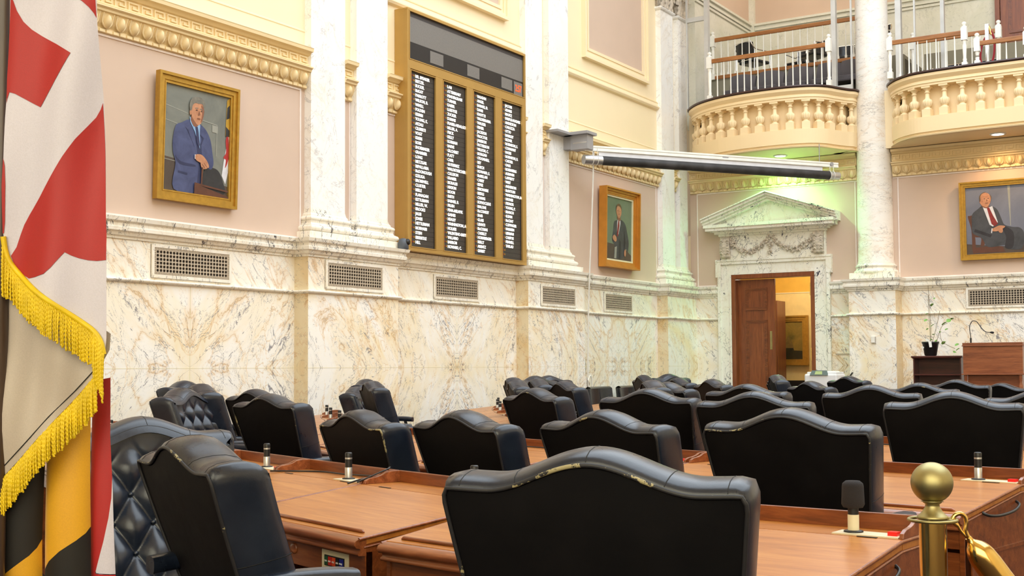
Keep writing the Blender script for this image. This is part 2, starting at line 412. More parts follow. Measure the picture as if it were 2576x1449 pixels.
# ------------------------------------------------------------------ the room shell
def struct(o): o['kind'] = 'structure'; return o
struct(MB().box((-10.6, -5, -.1), (11, 27, 0)).build('floor', 'carpet'))
mb = MB(); y0, y1, x0, x1, sx0, sx1, sy0, sy1 = -5, 27, -12, 11, -8.5, 8, 3, 21
mb.box((x0, y0, 11.8), (sx0, y1, 12)).box((sx1, y0, 11.8), (x1, y1, 12)).box((sx0, y0, 11.8), (sx1, sy0, 12)).box((sx0, sy1, 11.8), (sx1, y1, 12))
struct(mb.build('ceiling', 'cream'))
struct(MB().box((10.8, -5, 0), (11, 27, 11.8)).build('wall_right', 'cream'))
struct(MB().box((-10.6, -5.2, 0), (11, -5, 11.8)).build('wall_near', 'cream'))

# wainscot marble with bookmatched slabs (UV mirrored at the joints)
ZJ = 1.352
def slab(mb, a, b, z0, z1, outward, uc, seed, lengthaxis):
    """vertical slab between plan points a,b; uc = mirror centre along its length axis"""
    zs = sorted(set([z0, z1]+([ZJ] if z0 < ZJ < z1 else [])))
    pa, pb = a[lengthaxis], b[lengthaxis]
    cuts = [pa, pb]
    if min(pa, pb) < uc < max(pa, pb): cuts = [pa, uc, pb]
    for i in range(len(cuts)-1):
        c0, c1 = cuts[i], cuts[i+1]
        def pt(c, z):
            return (a[0], c, z) if lengthaxis == 1 else (c, a[1], z)
        for j in range(len(zs)-1):
            q = [pt(c0, zs[j]), pt(c1, zs[j]), pt(c1, zs[j+1]), pt(c0, zs[j+1])]
            uv = [(abs(c-uc)+seed*5.3, abs(z-ZJ)+seed*3.1) for c, z in ((c0, zs[j]), (c1, zs[j]), (c1, zs[j+1]), (c0, zs[j+1]))]
            mb.quad(q, uv)
LP = [(XW, 1.0), (XW, 11.40), (XP, 11.40), (XP, 13.20), (XW, 13.20), (XW, 16.549), (XP, 16.549), (XP, 18.38), (XW, 18.38), (XW, 21.693), (XP, 21.693), (XP, YB), (-9.69, YB)]
CPY = 22.642
RP = [(-7.41, YB), (-6.943, YB), (-6.943, CPY), (-6.084, CPY), (-6.084, YB), (3.0, YB)]
def wainscot(path, name, centres):
    mb = MB()
    for i in range(len(path)-1):
        a, b = path[i], path[i+1]
        ax = 1 if abs(a[1]-b[1]) > abs(a[0]-b[0]) else 0
        ln = abs(a[ax]-b[ax]); uc = centres.get(i, max(a[ax], b[ax])+9.0)
        seed = i*1.37+(4 if path is RP else 0)
        if name == 'wall_left' and i == 0:
            for k, (s0, s1, cc) in enumerate(((1, 4.6, 2.9), (4.6, 8.0, 6.3), (8.0, 11.4, 9.7))):
                mb.mat('marble_warm'); slab(mb, (XW, s0), (XW, s1), 0, 2.27, 0, cc, k*1.9+.4, 1)
                mb.mat('marble_band'); slab(mb, (XW, s0), (XW, s1), 2.27, 2.75, 0, s1+9, k*1.9+3.4, 1)
            continue
        ret = ln < .6 and (ax == 0) == (name == 'wall_left') or (name == 'wall_back' and ax == 1)  # return faces: their shading is painted by a darker marble
        mb.mat('marble_shaded' if ret else 'marble_warm'); slab(mb, a, b, 0, 2.27, 0, uc, seed, ax)
        mb.mat('marble_shaded' if ret else 'marble_band'); slab(mb, a, b, 2.27, 2.75, 0, uc+50, seed+2, ax)
    return mb
wl = wainscot(LP[:12], 'wall_left', {4: 14.9, 8: 20.04})
# pink cloth field and cream upper field behind the pilasters
wl.mat('pink').quad([(XW, 1, 2.75), (XW, YB, 2.75), (XW, YB, 4.9), (XW, 1, 4.9)])
wl.mat('cream').quad([(XW, 1, 4.9), (XW, 23.2, 4.9), (XW, 23.2, 11.8), (XW, 1, 11.8)])
wl.mat('cream').box((-10.6, -5, 0), (XW-.001, 27, 11.8))
struct(wl.build('wall_left'))
wb = wainscot(RP, 'wall_back', {4: -3.6})
wb.mat('marble_warm'); slab(wb, (XP, YB), (-9.6, YB), 0, 2.27, 0, 60, 6.2, 0)
wb.mat('marble_band'); slab(wb, (XP, YB), (-9.6, YB), 2.27, 2.75, 0, 60, 7.2, 0)
DX0, DX1, DZ = -9.41, -7.71, 3.16    # door opening
wb.mat('pink').quad([(-10.3, YB, 2.75), (DX0, YB, 2.75), (DX0, YB, 4.9), (-10.3, YB, 4.9)])
wb.quad([(DX0, YB, DZ), (DX1, YB, DZ), (DX1, YB, 4.9), (DX0, YB, 4.9)])
wb.quad([(DX1, YB, 2.75), (3, YB, 2.75), (3, YB, 4.9), (DX1, YB, 4.9)])
wb.mat('cream').quad([(-10.3, YB, 4.9), (3, YB, 4.9), (3, YB, 6.44), (-10.3, YB, 6.44)])
wb.box((-6.88, 22.86, 5.36), (-6.03, YB-.005, 6.44))
wb.box((3, YB-.02, 0), (11, YB+.2, 11.8))
struct(wb.build('wall_back'))
# trim_1 cap moulding, trim_2 belt moulding, following every projection
CAP = [(0, 2.72), (.018, 2.72), (.022, 2.745), (.045, 2.755), (.06, 2.785), (.085, 2.80), (.088, 2.835), (.078, 2.845), (.078, 2.88), (.108, 2.90), (.118, 2.94), (0, 2.94)]
BELT = [(0, 2.262), (.022, 2.266), (.040, 2.28), (.044, 2.292), (.034, 2.305), (0, 2.308)]
t1 = MB(); sweep(t1, LP, CAP); sweep(t1, RP, CAP); struct(t1.build('trim_1', 'marble_trim'))
t2 = MB(); sweep(t2, LP, BELT); sweep(t2, RP, BELT); struct(t2.build('trim_2', 'marble_trim'))
sk = MB(); SKP = [(0, 0), (.03, 0), (.03, .18), (.02, .22), (0, .22)]
sweep(sk, LP, SKP); sweep(sk, RP, SKP); struct(sk.build('baseboard_left', 'marble_trim'))
# joints between slabs: hairline filler strips
j = MB()
for y in (4.6, 8.0, 9.7, 14.9, 20.04): j.box((XW, y-.0025, .22), (XW+.0015, y+.0025, 2.265))
for (ya, yb, x) in ((1, 11.4, XW), (11.4, 13.2, XP), (13.2, 16.55, XW), (16.55, 18.38, XP), (18.38, 21.69, XW), (21.69, YB, XP)):
    j.box((x, ya, ZJ-.002), (x+.0015, yb, ZJ+.002))
j.box((-3.6025, YB-.0015, .22), (-3.5975, YB, 2.265)); struct(j.build('trim_3', 'linen'))

# ------------------------------------------------------------------ entablature with greek key and egg-and-dart
def entab(segs, ax, plane, name):
    """segs along axis ax; plane = wall coordinate; ornament stands off toward the room"""
    T = (lambda s, o, z: (plane+o, s, z)) if ax == 1 else (lambda s, o, z: (s, plane-o, z))
    mb = MB()
    prof = [(0, 4.845), (.030, 4.850), (.040, 4.862), (.030, 4.878), (.022, 4.884), (.022, 4.905), (.050, 4.94), (.085, 5.02), (.090, 5.045), (.118, 5.052), (.122, 5.075), (.150, 5.092), (.150, 5.108), (.095, 5.112), (.060, 5.125), (.060, 5.252), (.085, 5.262), (.115, 5.290), (.150, 5.300), (.155, 5.335), (.160, 5.345), (0, 5.350)]
    eggs = []
    for (s0, s1) in segs:
        K = len(prof); vs = [T(s0, o, z) for o, z in prof]+[T(s1, o, z) for o, z in prof]
        mb.add(vs, [(i, K+i, K+i+1, i+1) for i in range(K-1)]+[tuple(range(K)), tuple(reversed(range(K, 2*K)))])
        n = max(1, round((s1-s0)/.18)); p = (s1-s0)/n
        for i in range(n):
            c = s0+p*(i+.5)
            # egg
            def ep(u, v, c=c):
                a = pi*u; e = -pi/2+pi*v; k = .041*(1-.22*sin(e))
                return T(c+k*cos(e)*cos(a), .050+(.062 if True else 0)*cos(e)*sin(a)+.012*(sin(e)+1), 4.965+.072*sin(e))
            mb.grid(ep, 8, 8)
            # shell around the egg
            pts = [T(c+.066*cos(t), .055+.03*(z_+1)/2, 4.985+.085*z_) for t, z_ in [(pi*k/8, -sin(pi*k/8)) for k in range(9)]]
            pts = [T(c-.066, .095, 5.045)]+[Vector(q) for q in reversed(pts)]+[T(c+.066, .095, 5.045)]
            mb.tube(pts, .011, 6)
            # dart between eggs
            d = c+p/2
            if d < s1-.03:
                mb.add([T(d-.018, .05, 5.04), T(d+.018, .05, 5.04), T(d, .11, 5.03), T(d, .035, 4.90)], [(0, 2, 3), (2, 1, 3), (0, 1, 2)])
            # greek key
            x, h0, h1, w, o0, o1 = s0+p*i, 5.138, 5.240, .015, .058, .078
            W = p*.80; H = h1-h0
            def bar(a0, b0, a1, b1):
                A = T(x+a0, o0, h0+b0); B = T(x+a1, o1, h0+b1)
                mb.box(tuple(min(q, r) for q, r in zip(A, B)), tuple(max(q, r) for q, r in zip(A, B)))
            bar(0, 0, w, H); bar(w, H-w, W, H); bar(W-w, H*.28, W, H-w); bar(W*.42, H*.28, W-w, H*.28+w); bar(W*.42, H*.28+w, W*.42+w, H*.62)
            bar(w, 0, p, w)
            # little leaf beads under the eggs
            for q in range(2):
                b0 = T(c+(q-.5)*p*.5-.034, .030, 4.852); b1 = T(c+(q-.5)*p*.5+.034, .048, 4.882)
                mb.box(tuple(min(a, b) for a, b in zip(b0, b1)), tuple(max(a, b) for a, b in zip(b0, b1)))
    return struct(mb.build(name, 'gold_cream'))
entab([(5.0, 11.574), (12.23, 12.462), (13.12, 16.69), (17.22, 17.43), (18.08, 21.75), (22.31, 22.556)], 1, XW, 'trim_4')
entab([(-10.28, -6.86), (-6.2, 1.0)], 0, YB, 'trim_5')
# upper mouldings, picture panels above
t = MB()
UM = [(0, 6.355), (.05, 6.37), (.07, 6.40), (.07, 6.42), (.035, 6.44), (.03, 6.49), (.04, 6.50), (.012, 6.505), (.02, 6.525), (0, 6.53)]
for a, b in ((1, 11.574), (12.23, 12.462), (13.12, 16.69), (18.08, 21.75)):
    sweep(t, [(XW, a), (XW, b)], UM)
    sweep(t, [(XW, a), (XW, b)], [(0, 5.57), (.008, 5.575), (.008, 5.59), (0, 5.60)])
def panel_frame(t, y0, y1, z0, z1):
    for i, (w0, w1, o) in enumerate(((0, .05, .085), (.05, .10, .055), (.10, .15, .03), (.15, .20, .045))):
        for (a, b, c, d) in ((y0+w0, y1-w0, z0+w0, z0+w1), (y0+w0, y1-w0, z1-w1, z1-w0), (y0+w0, y0+w1, z0+w1, z1-w1), (y1-w1, y1-w0, z0+w1, z1-w1)):
            t.box((XW, a, c), (XW+o, b, d))
panel_frame(t, 18.75, 21.30, 6.78, 10.6); panel_frame(t, 13.75, 16.25, 6.82, 10.6); panel_frame(t, 8.2, 11.0, 6.82, 10.6)
struct(t.build('trim_6', 'cream'))
t = MB()
for a, b in ((18.95, 21.10), (13.95, 16.05), (8.4, 10.8)): t.box((XW, a, 6.98), (XW+.012, b, 10.4))
struct(t.build('trim_7', 'pink'))
# pale beading round the pink cloth
t = MB()
for a, b in ((1, 11.50), (13.14, 16.60), (18.16, 21.68)):
    t.box((XW, a, 4.818), (XW+.012, b, 4.843)); t.box((XW, a, 2.945), (XW+.03, b, 2.972))
    for y in (a, b-.022): t.box((XW, y, 2.97), (XW+.012, y+.022, 4.82))
for a, b in ((12.245, 12.45), (17.23, 17.42), (22.33, 22.54)):
    for y in (a, b-.02): t.box((XW, y, 3.1), (XW+.012, y+.02, 4.84))
for a, b in ((-10.15, -9.74), (-7.36, -6.90), (-6.12, 2.9)):
    t.box((a, YB-.03, 2.945), (b, YB, 2.972))
    if a != -7.36: t.box((a, YB-.012, 2.972), (a+.022, YB, 4.818))
    if b != -9.74: t.box((b-.022, YB-.012, 2.972), (b, YB, 4.818))
t.box((-10.15, YB-.012, 4.818), (-6.86, YB, 4.843)); t.box((-6.2, YB-.012, 4.818), (2.9, YB, 4.843))
struct(t.build('trim_8', 'bead'))

# ------------------------------------------------------------------ pilasters, capitals, column
def torus_prof(z0):
    p = [(.108, z0), (.108, z0+.10), (.100, z0+.102)]
    def arc(c, r, zc, a0=-80, a1=80, k=7): return [(c+r*cos(radians(a0+(a1-a0)*i/k)), zc+r*sin(radians(a0+(a1-a0)*i/k))) for i in range(k+1)]
    p += arc(.072, .036, z0+.150, -85, 85)
    p += [(.078, z0+.19), (.062, z0+.194), (.052, z0+.215), (.056, z0+.238), (.062, z0+.242)]
    p += arc(.046, .024, z0+.272)
    p += [(.048, z0+.300), (.030, z0+.306), (.028, z0+.325), (.012, z0+.345), (0, z0+.40)]
    return p
def pilaster(y0, y1, name, label, front=-10.292, cap=False):
    root = empty(name, (0, 0, 0)); tag(root, label, 'pilaster', 'marble pilasters on the left wall')
    top = 8.36 if cap else 11.8
    MB().box((XW, y0, 3.3), (front, y1, top)).build('shaft', 'marble_white', root)
    b = MB(); pr = torus_prof(2.94)
    sweep(b, [(XW, y0), (front, y0), (front, y1), (XW, y1)], pr)
    b2 = b.build('base', 'marble_trim', root)
    if cap:
        c = MB(); sweep(c, [(XW, y0), (front, y0), (front, y1), (XW, y1)], [(o, z) for o, z in [(0, 8.34), (.03, 8.36), (.045, 8.385), (.03, 8.41), (.01, 8.42), (.0, 8.44)]])
        c.build('necking', 'marble_white', root)
        k = MB(); k.box((XW, y0, 8.42), (front, y1, 9.35))
        for row, (z, hh, o) in enumerate(((8.42, .34, .07), (8.62, .40, .11))):
            n = 3
            for i in range(n+row):
                yc = y0+(y1-y0)*(i+.5-(.5*row))/n
                for (cx, cy, dx, dy) in ((front, yc, 1, 0),):
                    def lf(u, v, cy=cy, z=z, hh=hh, o=o):
                        wd = .095*(1-v**3*.75)*(1+.22*sin(v*18)); s = (u-.5)*2
                        cur = o*(v**2.2)+(.055 if v > .85 else 0)*(v-.85)*6
                        return (front+.012+cur+.02*(1-abs(s)), cy+s*wd, z+hh*(v if v < .9 else .9-(v-.9)*.8))
                    k.grid(lf, 6, 12)
            for i in range(2):
                def lf2(u, v, z=z, hh=hh, o=o, i=i):
                    s = (u-.5)*2; wd = .06*(1-v**3*.75)*(1+.22*sin(v*18))
                    return (XW+.055+s*wd*.7, y0-.012-o*v**2.2-.02*(1-abs(s)), z+hh*(v if v < .9 else .9-(v-.9)*.8))
                k.grid(lf2, 6, 12)
        k.build('capital', 'carve', root)
    return root
pilaster(11.574, 12.23, 'marble_pilaster', 'white veined marble pilaster nearest the flag, left of the first pair')
pilaster(12.462, 13.12, 'marble_pilaster', 'white veined marble pilaster just left of the voting board')
pilaster(16.69, 17.22, 'marble_pilaster', 'white veined marble pilaster just right of the voting board')
pilaster(17.43, 18.08, 'marble_pilaster', 'marble pilaster second right of the voting board, before the screen bracket')
pilaster(21.75, 22.31, 'marble_pilaster', 'corner marble pilaster with grey leafy capital, beside the small standing portrait', cap=True)
pilaster(22.556, 22.93, 'marble_pilaster', 'corner marble pilaster with leafy capital touching the balcony end', cap=True)
t = MB()
for a, b in ((11.44, 13.21), (16.58, 18.36), (21.70, YB)): t.box((XW, a, 2.942), (-10.187, b, 3.043))
struct(t.build('trim_9', 'marble_trim'))
CX, CY = -6.53, 23.02
col = empty('marble_column'); tag(col, 'round veined marble column between the two balconies', 'column')
MB().lathe([(.34, 3.24), (.325, 3.3), (.322, 4.2), (.312, 5.2), (.300, 7.5), (.285, 10), (.28, 11.8)], 48, (CX, CY, 0)).build('shaft', 'marble_col', col)
pr = torus_prof(2.94)
MB().lathe([(.322+o*.75, z*.88+.36) for o, z in pr[3:]], 48, (CX, CY, 0)).box((-6.93, 22.66, 2.94), (-6.095, YB, 3.06)).build('base', 'marble_trim', col)

# ------------------------------------------------------------------ ventilation grilles
def grille(along, c, z0, z1, w, plane, ax, label):
    T = (lambda a, b, d: (plane+d, a, b)) if ax == 1 else (lambda a, b, d: (a, plane-d, b))
    root = empty('vent_grille', T(c, z0, 0)); tag(root, label, 'vent', 'marble wall vent grilles'); inv = Vector(root.location)
    def TT(a, b, d): return tuple(Vector(T(a, b, d))-inv)
    a0, a1 = c-w/2, c+w/2
    m = MB(); m.prism([(a0, z0), (a1, z0), (a1, z1), (a0, z1)], .001, .006, TT); m.build('backing', 'hole', root)
    f = MB(); bw = .035
    for q in ([(a0, z0), (a1, z0), (a1, z0+bw), (a0, z0+bw)], [(a0, z1-bw), (a1, z1-bw), (a1, z1), (a0, z1)], [(a0, z0+bw), (a0+bw, z0+bw), (a0+bw, z1-bw), (a0, z1-bw)], [(a1-bw, z0+bw), (a1, z0+bw), (a1, z1-bw), (a1-bw, z1-bw)]):
        f.prism(q, .002, .022, TT)
    f.build('frame', 'marble_trim', root)
    g = MB()
    def cell(x, y, sx, sy, rx, ry, n=8):
        o = [TT(x+sx*p, y+sy*q, .018) for p, q in ((0, -.5), (.5, -.5), (.5, 0), (.5, .5), (0, .5), (-.5, .5), (-.5, 0), (-.5, -.5))]
        i = [TT(x+rx*cos(t), y+ry*sin(t), .018) for t in (radians(a) for a in (-90, -45, 0, 45, 90, 135, 180, 225))]
        ib = [TT(x+rx*cos(t), y+ry*sin(t), .008) for t in (radians(a) for a in (-90, -45, 0, 45, 90, 135, 180, 225))]
        g.add(o+i+ib, [(k, (k+1) % 8, 8+(k+1) % 8, 8+k) for k in range(8)]+[(8+k, 8+(k+1) % 8, 16+(k+1) % 8, 16+k) for k in range(8)])
    ia0, ia1, iz0, iz1 = a0+bw, a1-bw, z0+bw, z1-bw; e = .026
    nx = round((ia1-ia0-2*e)/.0467); nz = 6
    cw, chh = (ia1-ia0-2*e)/nx, (iz1-iz0-2*e)/nz
    for i in range(nx):
        for k in range(nz): cell(ia0+e+cw*(i+.5), iz0+e+chh*(k+.5), cw, chh, cw*.41, chh*.42)
    nb = nx*2
    for r in range(2):
        for i in range(nb+4):
            sx = (ia1-ia0)/(nb+4)
            for zz in (iz0+e*(r+.5)/2, iz1-e*(r+.5)/2): cell(ia0+sx*(i+.5), zz, sx, e/2, sx*.26, e*.16)
        for k in range(nz*2):
            sz = (iz1-iz0-2*e)/(nz*2)
            for aa in (ia0+e*(r+.5)/2, ia1-e*(r+.5)/2): cell(aa, iz0+e+sz*(k+.5), e/2, sz, e*.16, sz*.28)
    g.build('lattice', 'grille', root, recalc=False)
grille(1, 9.72, 2.335, 2.70, 1.18, XW, 1, 'pierced metal vent below the large portrait of the man in blue')
grille(1, 12.29, 2.335, 2.70, 1.16, XP, 1, 'pierced metal vent under the first pilaster pair')
grille(1, 14.89, 2.335, 2.69, 1.16, XW, 1, 'pierced metal vent right below the voting board')
grille(1, 17.49, 2.335, 2.68, 1.14, XP, 1, 'pierced metal vent under the pilaster pair right of the board')
grille(1, 20.05, 2.335, 2.69, 1.12, XW, 1, 'smallest pierced vent, below the standing portrait with red tie')
grille(0, -4.32, 2.36, 2.73, 1.24, YB, 0, 'pierced vent below the seated portrait on the right')

# ------------------------------------------------------------------ voting board
VB = empty('voting_board', (XW, 14.955, 2.945)); tag(VB, 'tall bronze voting board with lit names and an orange clock reading 2:57', 'voting board')
VO = Vector(VB.location)
def V(o, y, z): return (o, y-VO.y, z-VO.z)
y0, y1, z0, z1, F = 13.409, 16.50, 2.948, 6.315, .23
b = MB(); b.box(V(.002, y0, z0), V(F-.06, y1, z1))
for a in ((y0, y1, z0, z0+.055), (y0, y1, z1-.03, z1), (y0, y0+.035, z0+.055, z1-.03), (y1-.035, y1, z0+.055, z1-.03), (y0+.035, y1-.035, 5.475, 5.60)):
    b.box(V(F-.0605, a[0], a[2]), V(F, a[1], a[3]))
colsY = [(13.477, 14.072), (14.245, 14.850), (15.015, 15.615), (15.790, 16.390)]
gaps = [(y0+.035, 13.477)]+[(colsY[i][1], colsY[i+1][0]) for i in range(3)]+[(16.39, y1-.035)]
for a, c in gaps: b.box(V(F-.0605, a, z0+.055), V(F, c, 5.475))
b.build('cabinet', 'board_gold', VB, bevel=.003)
tr = MB()
for (a, c) in colsY:
    for q in ((a, c, 3.0, 3.012), (a, c, 5.45, 5.462), (a, a+.012, 3.012, 5.45), (c-.012, c, 3.012, 5.45)):
        tr.box(V(F-.02, q[0], q[2]), V(F+.006, q[1], q[3]))
for q in ((y0+.035, y1-.035, 5.60, 5.612), (y0+.035, y1-.035, 6.273, 6.285), (y0+.035, y0+.047, 5.612, 6.273), (y1-.047, y1-.035, 5.612, 6.273)):
    tr.box(V(F-.02, q[0], q[2]), V(F+.006, q[1], q[3]))
tr.build('door_rims', 'board_gold', VB)
NAMES = ["MR. SPEAKER|BEITZEL|BUCKEL|McKAY|PARROTT|WILSON, B.|WIVELL|FOLDEN|KRIMM|YOUNG, K.|AFZALI|CILIBERTI|VOGT|KREBS|ROSE|SHOEMAKER|GRAMMER|LONG|METZGAR|IMPALLARIA|McDONOUGH|SZELIGA|BROMWELL|CLUSTER|MIELE|FLANAGAN|KITTLEMAN|MILLER, W.|BROOKS|JALISI|JONES|HETTLEMAN|MORHAIM|STEIN|EBERSOLE|HILL",
"LAM|ATTERBEARY|PENDERGRASS|TURNER|KAISER|LUEDTKE|ZUCKER|DUMAIS|FRASER-HIDALGO|MILLER, A.|FRICK|KELLY|KORMAN|BARVE|GILCHRIST|PLATT|CARR|GUTIERREZ|WALDSTREICHER|CULLISON|KRAMER|MORALES|HIXSON|MOON|SMITH|BARNES, B.|FRUSH|PENA-MELNYK|GAINES|HEALEY|WASHINGTON, A.|HOLMES|VALENTINO-SMITH|VALLARIO|BARRON|HOWARD, C.",
"VAUGHN|ANGEL|BARNES, D.|DAVIS|KNOTTS|VALDERRAMA|WALKER|FISHER|JACKSON|PROCTOR|JAMESON|PATTERSON|WILSON, C.|MORGAN|O'DONNELL|REY|BUSCH|HOWARD, S.|McMILLAN|CAREY|KIPKE|SIMONAIRE|BEIDLE|CHANG|SOPHOCLEUS|MALONE|McCONKEY|SAAB|GLASS|LISANTI|McCOMAS|CASSILLY|HORNBERGER|REILLY|ARENTZ|GHRIST",
"JACOBS|ADAMS|MAUTZ|SAMPLE-HUGHES|ANDERTON|CAROZZA|OTTO|BARKLEY|REZNIK|ROBINSON, S.|CONAWAY|HAYES|ROBINSON, B.|CARTER|OAKS|ROSENBERG|AUMANN|LAFFERTY|WEST|ANDERSON|McINTOSH|WASHINGTON, M.|HAYNES|SYDNOR|YOUNG, P.|BRANCH|GLENN|McCRAY|CLIPPINGER|HAMMEN|LIERMAN|CAMPOS|FENNELL|TARLAU"]
for ci, (a, c) in enumerate(colsY):
    m = MB(); m.mat('panel_dark').box(V(F-.058, a, 3.0), V(F-.030, c, 5.46))
    pitch = (5.398-3.082)/35
    for i in range(37): zz = 5.398+pitch*.5-pitch*i; m.mat('black').box(V(F-.030, a+.15, zz-.0015), V(F-.0285, c-.01, zz+.0015))
    for i in range(36):
        zz = 5.398-pitch*i
        for k, (mt, yy) in enumerate((('dot_green', .035), ('dot_red', .075), ('dot_yellow', .112))):
            m.mat(mt); n = 8; r = .015
            ce = Vector(V(F-.026, a+yy, zz)); vs = [ce+Vector((0, cos(2*pi*q/n)*r, sin(2*pi*q/n)*r)) for q in range(n)]
            m.add(vs+[p-Vector((.006, 0, 0)) for p in vs], [tuple(range(n))]+[(q, (q+1) % n, n+(q+1) % n, n+q) for q in range(n)])
    o = m.build('name_panel', None, VB)
    for i, nm in enumerate(NAMES[ci].split('|')):
        pass
    t = text('lit_names', NAMES[ci].replace('|', '\n'), .0600, V(F-.027, a+.142, 0), (pi/2, 0, pi/2), 'lit', VB, sx=.96, off=.0013, space=pitch/.0600, ay='TOP_BASELINE')
    t.location.z = 5.398-VO.z-.021
m = MB(); m.mat('screen_grey').box(V(F-.05, y0+.04, 5.86), V(F-.030, y1-.04, 6.21)); m.mat('screen_shade').box(V(F-.05, y0+.04, 6.21), V(F-.030, y1-.04, 6.28))  # top strip is darker: shadow of the recess painted on
m.mat('black').box(V(F-.05, y0+.04, 5.60), V(F-.030, y1-.04, 5.86))
m.cur = 0; m.mat('screen_grey')
for a, c in ((13.97, 14.29), (14.90, 15.22), (15.83, 16.14)): m.box(V(F-.032, a, 5.66), V(F-.026, c, 5.83))
m.box(V(F-.032, 16.19, 5.62), V(F-.026, 16.44, 5.83)); m.build('message_screen', None, VB)
text('clock_digits', '2:57', .15, V(F-.023, 16.315, 5.725), (pi/2, 0, pi/2), 'lit_orange', VB, sx=.70, off=.002, align='CENTER')

# ------------------------------------------------------------------ framed portraits
def framed(name, label, a0, a1, z0, z1, plane, ax, fm, depth, fw, layers, tilt=.0, cat='painting', steps=None, group='gilt-framed paintings'):
    c = (a0+a1)/2
    loc = (plane, c, z0) if ax == 1 else (c, plane, z0)
    root = empty(name, loc); tag(root, label, cat, group)
    T = (lambda a, b, d: (d+tilt*(b), a, b)) if ax == 1 else (lambda a, b, d: (a, -d-tilt*b, b))
    h = z1-z0; w = (a1-a0)/2
    def ring(m, i0, i1, d0, d1):
        for q in ([(-w+i0, i0), (w-i0, i0), (w-i1, i1), (-w+i1, i1)], [(-w+i1, h-i1), (w-i1, h-i1), (w-i0, h-i0), (-w+i0, h-i0)],
                  [(-w+i0, i0), (-w+i1, i1), (-w+i1, h-i1), (-w+i0, h-i0)], [(w-i1, i1), (w-i0, i0), (w-i0, h-i0), (w-i1, h-i1)]):
            m.prism(q, d0, d1, T)
    m = MB()
    for (i0, i1, d1) in (steps or ((0, .28, 1), (.28, .72, .72), (.72, .86, .55), (.86, 1, .62))):
        ring(m, fw*i0, fw*i1, .004, depth*d1)
    m.build('frame', fm, root)
    m = MB(); iw = fw
    if fm == 'frame_orange':
        s = MB(); ring(s, fw, fw+.03, .01, depth*.42); s.build('linen_slip', 'linen', root); iw = fw+.03
    m = MB(); W_, H_ = (w-iw)*2, h-2*iw
    for k, (mt, poly) in enumerate(layers):
        m.mat(mt); d = depth*.28+.0006*k
        pts = [(-W_/2+W_*max(0, min(1, u)), iw+H_*max(0, min(1, v))) for u, v in poly]
        m.add([T(x, z, d) for x, z in pts], [tuple(range(len(pts)))])
    m.mats and m.build('painted_canvas', None, root, recalc=False)
    return root
def blob(*pts, k=5): return [(p.x, p.y) for p in smoothpts(pts, k, True)]
def ell(cx, cy, rx, ry, n=18, a0=0, a1=360): return [(cx+rx*cos(radians(a0+(a1-a0)*i/n)), cy+ry*sin(radians(a0+(a1-a0)*i/n))) for i in range(n+(0 if a1-a0 == 360 else 1))]
R_ = [(0, 0), (1, 0), (1, 1), (0, 1)]
